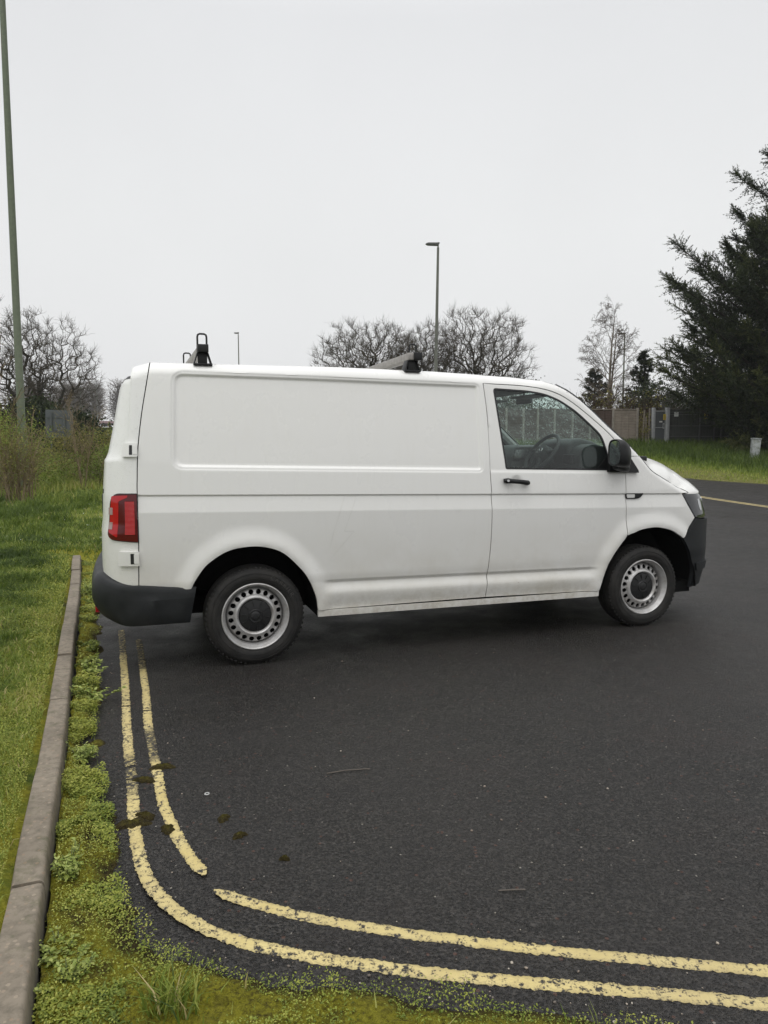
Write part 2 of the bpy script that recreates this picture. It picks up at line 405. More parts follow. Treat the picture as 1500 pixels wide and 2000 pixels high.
def feat(a, z):
    """inward (+) / outward (-) detail pressed into the sheet metal"""
    P = np.stack([a, z], 1); f = np.zeros(len(a))
    side = sstep(-.90, -.74, a)
    # recessed cargo panel
    m = (a > -.7) & (a < 1.9)
    if m.any():
        d = sdf(P[m], RCR); f[m] += .005 * sstep(0, .007, d) + .015 * sstep(.016, .038, d)
    # belt ledge on the door
    md = a > 1.79
    f += np.where(md, .007 * sstep(zb(a) - .026, zb(a), z) * (1 - sstep(3.0, 3.05, a)), 0)
    # upper crease: overhang, tucked under, back out to the soft crease
    u = z - zc(a); on = sstep(-.76, -.735, a) * (1 - sstep(3.55, 3.75, a))
    g = np.where(u > 0, 0, np.where(u > -.012, .011 * (-u / .012), .011 - .016 * np.clip((-u - .012) / .104, 0, 1)))
    g = np.where(u < -.116, -.005 + .014 * np.clip((-u - .116) / .42, 0, 1), g)
    f += g * on
    # sill crease
    v = z - zl(a); on2 = sstep(.47, .56, a) * (1 - sstep(2.66, 2.80, a))
    g2 = np.where(v > 0, 0, np.where(v > -.020, .013 * (-v / .020), .013 - .024 * sstep(0, .075, -v - .020)))
    g2 = g2 + .016 * sstep(.10, .22, -v)
    f += g2 * on2
    # wheel arch flares
    for arch, lo, hi in ((ARCHR_S, -.8, .8), (ARCHF_S, 2.4, 3.9)):
        k = (a > lo) & (a < hi) & (z < 1.1)
        if k.any():
            d = pdist(P[k], arch, False); f[k] -= .026 * (1 - sstep(.0, .135, d)) * sstep(.25, .36, z[k]) - .005 * (1 - sstep(0, .018, d))
    # handle scoop
    r = np.hypot(a - SCOOP[0], z - SCOOP[1]); f += .017 * (1 - sstep(.018, .060, r)) * (r < .07)
    return f
ROWS = sorted(set([round(.30 + .03 * i, 4) for i in range(60)]))
def grid_pts(poly, hole=None, step=.024, xtra_a=(), margin=.007):
    P = np.asarray(poly); a0, z0 = P.min(0); a1, z1 = P.max(0)
    ca = list(np.arange(a0 + .004, a1, step))
    for x in xtra_a: ca += [x + d for d in (-.012, -.006, 0, .006, .012, .018, .024, .030, .036, .044)]
    ca = np.unique(np.round(np.array(sorted(ca)), 4)); keep = [ca[0]]
    for x in ca[1:]:
        if x - keep[-1] > .0045: keep.append(x)
    ca = np.array(keep)
    rows = []
    feats = [(zc, [.03, .012, .004, .0, -.004, -.008, -.012, -.017, -.03, -.06, -.09, -.108, -.114, -.118, -.124, -.14, -.17]),
             (zl, [.04, .02, .006, 0., -.005, -.010, -.015, -.020, -.026, -.035, -.05, -.065, -.08, -.095, -.11, -.13, -.15, -.17, -.19, -.21, -.23]),
             (zb, [.03, .014, .008, .0, -.006, -.012, -.018, -.024, -.030, -.04])]
    for fn, offs in feats:
        for o in offs: rows.append(lambda a, fn=fn, o=o: fn(a) + o)
    for z in (.62, .65, .68, .71, .74, .77, .80, .83, .86, .89, .92, .95, .98, 1.23, 1.255, 1.28, 1.42, 1.46, 1.50, 1.54, 1.58, 1.62, 1.66, 1.70, 1.74, 1.78, 1.82, 1.86):
        rows.append(lambda a, z=z: z + 0 * a)
    T = lambda a: np.interp(a, TA, TZ)
    for d in (.003, .008, .015, .024, .035, .048, .060, .068, .074, .080, .086, .092, .098, .104, .110, .116, .13, .15, .17): rows.append(lambda a, d=d: T(a) - d)
    pts = []
    for r in rows: pts.append(np.stack([ca, r(ca)], 1))
    pts = np.concatenate(pts)
    k = inpoly(pts, poly); pts = pts[k]
    if hole is not None: pts = pts[~inpoly(pts, hole)]
    dd = pdist(pts, poly)
    if hole is not None: dd = np.minimum(dd, pdist(pts, hole))
    pts = pts[dd > margin]
    # thin out coincident points
    key = np.round(pts / .0035).astype(int); _, ix = np.unique(key, axis=0, return_index=True)
    return pts[np.sort(ix)]
def panel(name, poly, mat, parent, hole=None, sign=1, off=0., flange=.022, step=.024, detail=True, fil=True, xtra=(), bstep=.016, plain_grid=None, flip_flange=False):
    """sheet of the body surface inside poly (a,z); edges folded inwards; sign=-1 mirrors to the far side"""
    B = dens(poly, bstep); loops = [B]
    if hole is not None: loops.append(dens(hole, bstep))
    pts = grid_pts(B, loops[1] if hole is not None else None, step, xtra) if plain_grid is None else plain_grid(B)
    bp = [p for l in loops for p in l]; edges = []; b = 0
    for l in loops:
        edges += [(b + i, b + (i + 1) % len(l)) for i in range(len(l))]; b += len(l)
    allp = [Vector(p) for p in bp] + [Vector(p) for p in pts]
    rv, re, rf, ov, oe, of = delaunay_2d_cdt(allp, edges, [], 0, 1e-6)
    P = np.array([tuple(v) for v in rv]); F_ = np.array([f for f in rf if len(f) == 3])
    cen = P[F_].mean(1); k = inpoly(cen, B)
    if hole is not None: k &= ~inpoly(cen, loops[1])
    F_ = F_[k]
    ar = (P[F_[:, 1]] - P[F_[:, 0]])[:, 0] * (P[F_[:, 2]] - P[F_[:, 0]])[:, 1] - (P[F_[:, 1]] - P[F_[:, 0]])[:, 1] * (P[F_[:, 2]] - P[F_[:, 0]])[:, 0]
    F_[ar < 0] = F_[ar < 0][:, ::-1]; F_ = F_[np.abs(ar) > 1e-9]
    # map
    f = feat(P[:, 0], P[:, 1]) if detail else np.zeros(len(P))
    x, y, z = S(P[:, 0], P[:, 1], f + off, fil)
    x2, y2, z2 = S(P[:, 0], P[:, 1], f + off + flange, fil)
    V = np.stack([x, y, z], 1); V2 = np.stack([x2, y2, z2], 1)
    # CCW in (a,z) seen from -y : normal -y (outwards) for near side
    faces = [tuple(q) for q in F_]
    cnt = {}
    for q in faces:
        for i in range(3):
            e = (q[i], q[(i + 1) % 3]); cnt[e] = 1
    bed = [e for e in cnt if (e[1], e[0]) not in cnt]
    if flange:
        idx = {}
        ex_ = []
        for e in bed:
            for i in e:
                if i not in idx: idx[i] = len(V) + len(ex_); ex_.append(V2[i])
        if ex_:
            V = np.concatenate([V, np.array(ex_)])
        faces += [(e[1], e[0], idx[e[0]], idx[e[1]]) for e in bed]
    if sign < 0:
        V = V * np.array([1, -1, 1]); faces = [q[::-1] for q in faces]
    return mk(name, V, faces, mat, parent, True, 42)

VANX = Vector((math.cos(VANG), math.sin(VANG), 0)); VANY = Vector((-math.sin(VANG), math.cos(VANG), 0))
van = empty('van', VORG + VANY * .95, VANG)
tag(van, 'white panel van with black roof bars and steel wheels parked on the wet asphalt', 'van')

TP = lambda a: (a, float(np.interp(a, TA, TZ)))
RGAP = [(-.634, 2.056), (-.666, 1.88), (-.698, 1.702), (-.726, 1.482), (-.735, 1.3), (-.738, 1.194), (-.738, .89), (-.742, .74), (-.746, .575)]
DGAP = [(1.768, 1.982), (1.784, 1.758), (1.788, 1.518), (1.789, 1.302), (1.796, 1.146), (1.800, .918), (1.795, .734), (1.780, .55), (1.768, .350)]
DTOP = [(1.768, 1.982), (2.108, 1.974), (2.3, 1.953), (2.436, 1.914), (2.556, 1.850), (2.704, 1.746), (2.860, 1.624), (2.936, 1.548), (2.985, 1.480), (3.006, 1.40), (3.014, 1.30), (3.016, 1.278), (3.020, 1.0), (3.028, .785)]
g = .0032
TOPA = [TP(a) for a in list(np.arange(-.62, 3.17, .04)) + [3.187]]
dg = smooth_path(DGAP, 4); dt = smooth_path(DTOP[:11], 4)
SILLZ = lambda a: .347 - .006 * (a - .45)
body_poly = [(x + g, z) for x, z in smooth_path(RGAP, 3)[::-1]] + TOPA + [(3.194, 1.428), (3.010, 1.428)] + \
            [(x + g, z + g) for x, z in dt[::-1] if z > 1.436] + [(x - g, z) for x, z in dg] + [(.446, SILLZ(.446))] + \
            [p for p in ARCHR_S[::-1] if p[1] > .352 and p[1] < 2] + [(-.42, .56), (-.746 + g, .56)]
body_poly[-2] = (-.42, .56)
def clean(poly, eps=.003):
    out = [poly[0]]
    for p in poly[1:]:
        if math.hypot(p[0] - out[-1][0], p[1] - out[-1][1]) > eps: out.append(p)
    if math.hypot(out[0][0] - out[-1][0], out[0][1] - out[-1][1]) < eps: out.pop()
    return out
body_poly = clean([p for p in body_poly if not (p[0] < -.30 and p[0] > -.5 and p[1] < .56)])
WIN = rnd([(1.924, 1.330), (2.864, 1.312), (2.862, 1.43), (2.812, 1.594), (2.700, 1.690), (2.584, 1.786), (2.432, 1.876), (2.296, 1.921), (2.148, 1.939), (1.850, 1.950), (1.888, 1.618)],
          [.015, .012, .06, .06, .05, .05, .06, .06, .04, .03, .1], 4)
door_poly = clean([(x + g, z) for x, z in dg[::-1]] + [(x - g * .6, z - g) for x, z in dt[1:]] + [(3.012, 1.0 * 1.278), (3.017, 1.0), (3.024, .775)] +
                  [p for p in ARCHF_S[::-1] if p[0] < 3.02 and p[1] > .345] + [(2.788, SILLZ(2.78))])
LGAP = [(3.198, 1.420), (3.318, 1.303), (3.450, 1.247), (3.578, 1.199), (3.690, 1.154), (3.762, 1.115)]
lg = smooth_path(LGAP, 4)
HLE = [(3.654, 1.112), (3.700, 1.02), (3.772, .902)]
BPE = [(3.770, .898), (3.694, .818), (3.618, .730)]
wing_poly = clean([p for p in ARCHF_S if p[0] > 3.034 and p[0] < 3.615] + [(x - g, z + g) for x, z in BPE[::-1]] + [(x - g, z) for x, z in HLE[::-1]] +
                  [(3.66, 1.116), (3.758, 1.1145)] + lg[::-1][1:] + [(3.194, 1.424), (3.014, 1.422), (3.016, 1.3), (3.018, 1.278), (3.023, 1.0), (3.031, .785)])
# rear door skin: from the gap round the corner to the centre line
A0 = float(PA[0])
rdoor_poly = clean([(x - g, z) for x, z in smooth_path(RGAP, 3)] + [(-.80, .585), (-.95, .60), (-1.1, .61), (A0, .61)] + [(A0, 1.99)] + [TP(a) for a in np.arange(A0 + .05, -.645, .04)])
TLAMP = rnd([(-.742, .889), (-.742, 1.194), (-.938, 1.194), (-.955, .905)], [.005, .005, .075, .055], 6)
def gsimple(step, margin=.006):
    def fn(B):
        P = np.asarray(B); a0, z0 = P.min(0); a1, z1 = P.max(0)
        A_, Z_ = np.meshgrid(np.arange(a0, a1, step), np.arange(z0, z1, step)); q = np.stack([A_.ravel(), Z_.ravel()], 1)
        q = q[inpoly(q, B)]; return q[pdist(q, B) > margin]
    return fn
for sg in (1, -1):
    sp = panel('side_panel', body_poly, PAINT, van, sign=sg, xtra=(-.529, -.49, 1.70, -.42, .40))
    rd = panel('rear_door', rdoor_poly, WETP, van, sign=sg, step=.02)
    wg = panel('wing', wing_poly, PAINT, van, sign=sg, step=.02)
    dr = panel('front_door', door_poly, PAINT, van, hole=WIN, sign=sg, xtra=(1.98,))
    # glazing
    seal_out = inset(WIN, .001); seal_in = inset(WIN, .014)
    panel('window_seal', seal_out, SEAL, dr, hole=seal_in, sign=sg, off=.0055, flange=.012, detail=False, plain_grid=lambda B: np.zeros((0, 2)))
    panel('window_glass', inset(WIN, .010), GLASS if sg > 0 else FARGLASS, dr, sign=sg, off=.013, flange=0, detail=False, plain_grid=gsimple(.05))
    SAIL = [(2.735, 1.318), (2.868, 1.318), (2.862, 1.44), (2.815, 1.585), (2.800, 1.578), (2.845, 1.43)]
    panel('quarter_trim', SAIL, BLACKP, dr, sign=sg, off=.0088, flange=.003, detail=False, plain_grid=gsimple(.03))
    # sill strip
    panel('sill', [(.446, .300), (2.790, .288), (2.790, SILLZ(2.79) - .004), (.446, SILLZ(.446) - .004)], PAINT, van, sign=sg, off=-.004, flange=.03, detail=False, plain_grid=gsimple(.03))
    # tail lamp
    tl = panel('tail_lamp', TLAMP, LRED, rd, sign=sg, off=-.012, flange=.03, detail=False, plain_grid=gsimple(.014))
    panel('lamp_gasket', inset(TLAMP, -.006), SEAL, tl, sign=sg, off=-.003, flange=.01, detail=False, plain_grid=gsimple(.03))
    panel('reflector', rnd([(-.757, .935), (-.757, 1.150), (-.818, 1.150), (-.818, .935)], .004), LREFL, tl, sign=sg, off=-.0145, flange=.006, detail=False, plain_grid=gsimple(.014))
    panel('brake_light', rnd([(-.87, .915), (-.865, 1.150), (-.80, 1.175), (-.80, 1.188), (-.925, 1.182), (-.943, .95)], .012), LBRT, tl, sign=sg, off=-.0138, flange=.006, detail=False, plain_grid=gsimple(.012))
    for z0 in (1.062, .968):
        panel('clear_lens', rnd([(-.947, z0), (-.947, z0 + .046), (-.912, z0 + .046), (-.912, z0)], .004), LCLR, tl, sign=sg, off=-.0158, flange=.006, detail=False, plain_grid=gsimple(.012))
    # hinges of the rear door
    for (a0, a1, z0, z1) in ((-.862, -.728, 1.434, 1.520), (-.862, -.736, .733, .826)):
        hp = rnd([(a0, z0), (a1, z0), (a1, z1), (a0, z1)], .010)
        hg = panel('hinge', hp, PAINT, rd, sign=sg, off=-.020, flange=.024, detail=False, plain_grid=gsimple(.016))
        zz = (z0 + z1) / 2
        panel('hinge_slot', rnd([(a0 + .076, z0 + .013), (a0 + .100, z0 + .013), (a0 + .100, z1 - .012), (a0 + .076, z1 - .012)], .003), SEAL, hg, sign=sg, off=-.0212, flange=.004, detail=False, plain_grid=gsimple(.02))
        panel('hinge_leaf', rnd([(a1 - .030, z0 + .016), (a1 - .003, z0 + .016), (a1 - .003, z1 - .014), (a1 - .030, z1 - .014)], .003), PAINT, hg, sign=sg, off=-.0235, flange=.006, detail=False, plain_grid=gsimple(.02))
    # side repeater set in the wing
    INDP = [(3.012, 1.125), (3.196, 1.123), (3.160, 1.088), (3.12, 1.078), (3.018, 1.080)]
    iw = panel('side_indicator', rnd(INDP, .010), BLACKP, wg, sign=sg, off=-.004, flange=.01, detail=False, plain_grid=gsimple(.016))
    panel('indicator_lens', rnd([(3.019, 1.117), (3.100, 1.116), (3.100, 1.088), (3.024, 1.088)], .006), INDC, iw, sign=sg, off=-.0065, flange=.004, detail=False, plain_grid=gsimple(.016))
    # headlamp
    HL = rnd([(3.666, 1.104), (3.72, 1.016), (3.786, .902), (3.88, .886), (4.02, .890), (4.25, .905), (4.42, .96), (4.40, 1.075), (4.05, 1.095), (3.90, 1.101)], [.004, 0, .01, 0, 0, .02, .03, .02, 0, 0], 3)
    hl = panel('headlamp', HL, HLGL, van, sign=sg, off=.002, flange=.03, detail=False, plain_grid=gsimple(.02))
    for (ha, hz, hr) in ((3.905, 1.005, .045), (4.05, 1.00, .06)):
        panel('lamp_reflector', [(ha + hr * .55 * math.cos(q), hz + hr * 1.15 * math.sin(q)) for q in np.linspace(0, 2 * math.pi, 22)[:-1]], HLIN, hl, sign=sg, off=-.0005, flange=.004, detail=False, plain_grid=gsimple(.015))
GHOST = simple('decal_residue', (.60, .59, .555), .5)
sp0 = [o for o in van.children if o.name.split('.')[0] == 'side_panel'][0]
m = MB()
for pl in ([(.727, 1.150), (.637, .905), (.708, .903), (.532, .705)], [(.640, 1.152), (.560, .905), (.530, .79)], [(.640, 1.152), (.727, 1.150)]):
    q = dens(pl, .012, False)
    for i in range(len(q) - 1):
        d = np.array(q[i + 1]) - np.array(q[i]); d = d / np.linalg.norm(d); n_ = np.array([-d[1], d[0]]) * .0009
        c = []
        for a, z in (np.array(q[i]) - n_, np.array(q[i + 1]) - n_, np.array(q[i + 1]) + n_, np.array(q[i]) + n_):
            f_ = float(feat(np.array([a]), np.array([z]))[0]); c.append([float(v[0]) for v in S(np.array([a]), np.array([z]), np.array([f_ - .0012]))])
        m.add(c, [(0, 1, 2, 3)])
m.build('decal_outline', GHOST, sp0)
# roof
zr = lambda x: float(np.interp(x, TA, TZ))
AH = 2.446
edge = []
for a in list(np.linspace(A0, -.70, 60)) + list(np.linspace(-.66, AH, 110)):
    x, y, z = S(np.array([a]), np.array([np.interp(a, TA, TZ)])); edge.append((float(x[0]), float(y[0]), float(z[0])))
yw = -edge[-1][1]
hdr = [(edge[-1][0] + .15 * (1 - s * s), s * yw) for s in np.linspace(-1, 1, 33)[1:-1]]
rp = [(e[0], e[1]) for e in edge] + hdr + [(e[0], -e[1]) for e in edge[::-1]]
rp = clean(rp, .002)
ez = lambda x: np.interp(x, [e[0] for e in edge[58:]], [e[2] for e in edge[58:]])
XX, YY = np.meshgrid(np.arange(-.95, 2.7, .05), np.linspace(-.9, .9, 60)); q = np.stack([XX.ravel(), YY.ravel()], 1)
q = q[inpoly(q, rp)]; q = q[pdist(q, rp) > .012]
rv, re_, rf, *_ = delaunay_2d_cdt([Vector(p) for p in rp] + [Vector(p) for p in q], [(i, (i + 1) % len(rp)) for i in range(len(rp))], [], 0, 1e-6)
P = np.array([tuple(v) for v in rv]); rf = [f for f in rf if inpoly(np.array([P[list(f)].mean(0)]), rp)[0]]
ye = np.interp(P[:, 0], [e[0] for e in edge[58:]], [abs(e[1]) for e in edge[58:]])
edx = np.array([(e[0], e[2]) for e in edge])
zz = np.interp(P[:, 0], edx[np.argsort(edx[:, 0]), 0], edx[np.argsort(edx[:, 0]), 1])
db = pdist(P, [(e[0], e[1]) for e in edge] + [(e[0], -e[1]) for e in edge[::-1]], True)
zz = zz + .018 * (1 - np.clip(np.abs(P[:, 1]) / ye, 0, 1) ** 2) * sstep(-.98, -.6, P[:, 0]) * (1 - .7 * sstep(1.9, 2.6, P[:, 0])) + .006 * np.cos(P[:, 1] * 20) * sstep(.1, .2, db) * sstep(-.85, -.6, P[:, 0]) * (1 - sstep(1.9, 2.1, P[:, 0]))
roof = mk('roof', np.stack([P[:, 0], P[:, 1], zz], 1), rf, PAINT, van, True)
# windscreen
ap = [TP(a) for a in np.linspace(AH, 3.187, 26)]
V = []; Fc = []; NS = 31
for i, (a, zt) in enumerate(ap):
    x, y, z = [float(c[0]) for c in S(np.array([a]), np.array([zt]))]; t = i / (len(ap) - 1)
    for s in np.linspace(-1, 1, NS):
        V.append((x + (.15 + .10 * t) * (1 - s * s), s * (-y), z + .012 * (1 - s * s)))
for i in range(len(ap) - 1):
    for j in range(NS - 1): Fc.append((i * NS + j, i * NS + j + 1, (i + 1) * NS + j + 1, (i + 1) * NS + j))
ws = mk('windscreen', V, Fc, WSGLASS, van, True)
m = MB()
for r0, r1 in ((V[0:NS], None),): m.tube([(p[0] + .004, p[1], p[2] - .004) for p in r0], .010, 6)
m.tube([V[i * NS] for i in range(len(ap))], .009, 6); m.tube([V[i * NS + NS - 1] for i in range(len(ap))], .009, 6)
m.build('windscreen_seal', SEAL, ws, True)
# bonnet
lgp = [(float(a), float(z)) for a, z in lg]
lead = [S(np.array([a]), np.array([1.118 - .02 * sstep(3.77, 4.3, a)])) for a in np.linspace(3.766, float(PA[-1]), 50)]
ly = np.array([-float(l[1][0]) for l in lead]); lx = np.array([float(l[0][0]) for l in lead])
V = []; Fc = []; NT_ = 41
y0 = ly[0]; RISEP = np.polyfit([0, .1, .2, .4, .6, .8, .93, 1], [.045, .10, .14, .175, .165, .115, .05, .004], 4)
for i, (a, z) in enumerate(lgp):
    s = i / (len(lgp) - 1); x, y, zz_ = [float(c[0]) for c in S(np.array([a + .012]), np.array([z - .002]), np.array([.003]))]; y = -y
    rise = float(np.interp(s, [0, .2, .4, .6, .8, .93, 1], [.055, .165, .195, .190, .140, .065, .0])); rise = float(np.polyval(RISEP, s))
    for j in range(NT_):
        u = 1 - math.cos(j / (NT_ - 1) * math.pi / 2); u = (j / (NT_ - 1)) ** 1.7
        yy = y * (1 - u); xf = float(np.interp(y0 * (1 - u), ly[::-1], lx[::-1])) - lx[0]
        V.append((x + s ** 1.5 * xf + (1 - s) * .16 * (1 - (1 - u) ** 2), -yy, zz_ + rise * (1 - (1 - u) ** 5)))
n0 = len(lgp)
V += [(p[0], -p[1], p[2]) for p in V]
for h in (0, 1):
    b = h * n0 * NT_
    for i in range(n0 - 1):
        for j in range(NT_ - 1):
            qd = (b + i * NT_ + j, b + (i + 1) * NT_ + j, b + (i + 1) * NT_ + j + 1, b + i * NT_ + j + 1)
            Fc.append(qd if h == 0 else qd[::-1])
bon = mk('bonnet', V, Fc, PAINT, van, True)
for sg in (1, -1):
    m = MB(); gp2 = [[float(c[0]) for c in S(np.array([a + .004]), np.array([z]), np.array([.0015]))] for a, z in lgp]
    m.tube([(x, sg * y, z) for x, y, z in gp2], .0048, 6); m.build('bonnet_gap_shade', SEAL, bon, True)  # black strip drawing the shade of the bonnet gap
bm = bmesh.new(); bm.from_mesh(bon.data); bmesh.ops.remove_doubles(bm, verts=bm.verts, dist=.0005); bmesh.ops.recalc_face_normals(bm, faces=bm.faces)
be = [e for e in bm.edges if e.is_boundary]; rr = bmesh.ops.extrude_edge_only(bm, edges=be)
for v_ in [e for e in rr['geom'] if isinstance(e, bmesh.types.BMVert)]: v_.co.z -= .02
bm.to_mesh(bon.data); bm.free(); bon.data.set_sharp_from_angle(angle=R(45))
# cowl
m = MB(); m.box((3.10, -.80, 1.38), (3.36, .80, 1.425)); m.build('scuttle', BLACKP, van, bevel=.01)
# front bumper, grille
BMP = clean([(3.800, .292), (3.95, .300), (4.2, .31), (float(PA[-1]), .315), (float(PA[-1]), .888), (4.45, .888), (4.2, .880), (4.0, .876), (3.90, .876), (3.792, .893)] + [(x + g, z - g) for x, z in BPE] + [p for p in ARCHF_S if p[0] > 3.63 and p[1] > .31])
def front_grid(B): return gsimple(.022)(B)
for sg in (1, -1):
    fb = panel('front_bumper', BMP, BUMPER, van, sign=sg, off=-.012, flange=.03, detail=False, plain_grid=front_grid)
    panel('bumper_lip', rnd([(3.815, .436), (float(PA[-1]), .455), (float(PA[-1]), .515), (3.79, .505)], [.02, 0, 0, .02]), BUMPER, fb, sign=sg, off=-.026, flange=.03, detail=False, plain_grid=gsimple(.02))
    gr = panel('grille', [(4.43, .895), (float(PA[-1]), .895), (float(PA[-1]), 1.085), (4.41, 1.075)], BLACKP, van, sign=sg, off=.005, flange=.02, detail=False, plain_grid=gsimple(.03))
    for z0 in (.93, .985, 1.04): panel('grille_slat', [(4.44, z0), (float(PA[-1]), z0), (float(PA[-1]), z0 + .014), (4.44, z0 + .014)], CHROME, gr, sign=sg, off=-.004, flange=.012, detail=False, plain_grid=gsimple(.05))
    panel('fog_lamp', rnd([(3.95, .60), (4.25, .61), (4.25, .72), (3.97, .70)], .02), BLACKP, fb, sign=sg, off=-.0155, flange=.01, detail=False, plain_grid=gsimple(.03)) if sg < 0 else None
# rear bumper : sections swept along the plan outline
path = list(np.linspace(-.385, -.74, 12)) + list(np.linspace(-.76, A0, 44)[1:])
V = []; Fc = []; secn = 0
for i, a in enumerate(path):
    t = float(sstep(-.78, -1.06, np.array(a)))          # side -> rear
    e = float(sstep(-.385, -.44, np.array(a)))
    top = .572 + .036 * float(sstep(-.42, -.85, np.array(a))) + .066 * t
    bot = .332 + .004 * t + .035 * float(sstep(-.80, -1.0, np.array(a)))
    prof = [(.02, bot + .01), (-.006, bot), (-.016 - .012 * t, bot + .022), (-.022 - .040 * t, bot + .08), (-.024 - .052 * t, .50), (-.022 - .050 * t, top - .09), (-.018 - .042 * t, top - .045), (-.014 - .030 * t, top - .016), (-.006 - .016 * t, top - .003), (.004 - .01 * t, top), (.03 + .01 * t, top - .004)]
    secn = len(prof)
    for o, z in prof:
        o2 = o * (1 if i > 0 else .6); x, y, zq = S(np.array([a]), np.array([z]), np.array([o2]), False)
        dx = .0
        if i < 3: dx = -.045 * (1 - (z - bot) / (top - bot)) * (1 - i / 3)
        V.append((float(x[0]) + dx, float(y[0]), z))
nP = len(path); Fh = [(i * secn + k, (i + 1) * secn + k, (i + 1) * secn + k + 1, i * secn + k + 1) for i in range(nP - 1) for k in range(secn - 1)] + [tuple(range(secn))]
Vm = [(x, -y, z) for x, y, z in V]
m = MB(); m.add(V, Fh); m.add(Vm, [f[::-1] for f in Fh]); rb = m.build('rear_bumper', BUMPER, van, True, 35)
for sg in (1, -1):
    panel('bumper_reflector', rnd([(-1.06, .400), (-1.20, .400), (-1.20, .435), (-1.06, .435)], .008), LREFL, rb, sign=sg, off=-.059, flange=.03, detail=False, fil=False, plain_grid=gsimple(.03))
# rear door furniture: badge strokes, handle, number plate recess, high brake light
m = MB()
for a0, l in ((-1.075, 0), (-1.100, 1)):
    pl = [(a0, 1.192), (a0 - .012, 1.194), (a0 - .018, 1.222), (a0 - .006, 1.220)]
    c = [[float(v[0]) for v in S(np.array([a]), np.array([z]), np.array([-.001]))] for a, z in pl]; d = [[float(v[0]) for v in S(np.array([a]), np.array([z]), np.array([-.005]))] for a, z in pl]
    m.add(c + d, [(0, 1, 2, 3), (7, 6, 5, 4)] + [(i, (i + 1) % 4, 4 + (i + 1) % 4, 4 + i) for i in range(4)])
m.build('rear_badge', BLACKP, van)
m = MB(); m.box((-.985, -.28, 1.02), (-.955, .28, 1.16)); m.build('number_plate_plinth', BLACKP, van, bevel=.01)
for sg in (1, -1):
    panel('roof_edge_trim', [(-.80, 1.952), (-.90, 1.945), (-1.2, 1.945), (A0, 1.945), (A0, 1.966), (-1.2, 1.966), (-.90, 1.965), (-.80, 1.960)], BLACKP, van, sign=sg, off=-.003, flange=.008, detail=False, plain_grid=gsimple(.03))
# wheel housings, underside, dark sheet added to black out the panel gaps
lin = clean([(x, z) for x, z in [(-.92, .50), (-.92, 1.92), (-.6, 1.99), (1.0, 2.02), (2.05, 2.0), (2.40, 1.955), (2.65, 1.80), (2.9, 1.58), (3.05, 1.44), (3.25, 1.30), (3.6, 1.12), (3.7, .9)] ] + [p for p in ARCHF_S[::-1] if p[1] > .36 and p[0] < 3.66] + [(2.79, .34), (.45, .34)] + [p for p in ARCHR_S[::-1] if p[1] > .36])
for sg in (1, -1):
    panel('added_gap_backing', lin, TRIM, van, hole=inset(WIN, -.004), sign=sg, off=.045, flange=0, detail=False, fil=False, plain_grid=gsimple(.08))  # added sheet, stops light showing through the door and panel gaps
for cx, arch in ((0, ARCHR_S), (3.26, ARCHF_S)):
    pts = [(x + (.012 if x < cx else -.012) * 0, z) for x, z in arch]
    for sg in (1, -1):
        m = MB(); v = []
        for x, z in pts:
            for yy in (.935, .56): v.append((x, -sg * yy, max(z, .30)))
        f = [(2 * i, 2 * i + 1, 2 * i + 3, 2 * i + 2) for i in range(len(pts) - 1)]
        m.add(v, f); k = [2 * i + 1 for i in range(len(pts))]; m.add([v[i] for i in k], [tuple(range(len(k)))])
        m.build('wheel_housing', DARK, van)
m = MB(); m.box((-.90, -.56, .30), (3.85, .56, .42)); m.box((.47, -.90, .29), (2.76, .90, .40)); m.box((-.90, -.88, .38), (-.45, .88, .50)); m.box((-.2, -.5, .22), (.2, .5, .34)); m.box((3.0, -.5, .20), (3.6, .5, .34))
m.box((3.60, -.86, .245), (3.80, -.50, .34)); m.box((3.60, .50, .245), (3.80, .86, .34))
m.build('underside', DARK, van)
m = MB(); m.box((1.72, -.86, .42), (1.78, .86, 1.98)); m.build('bulkhead', TRIM, van)
m = MB(); m.box((1.80, -.84, .42), (3.05, .84, .55)); m.build('cab_floor', TRIM, van)

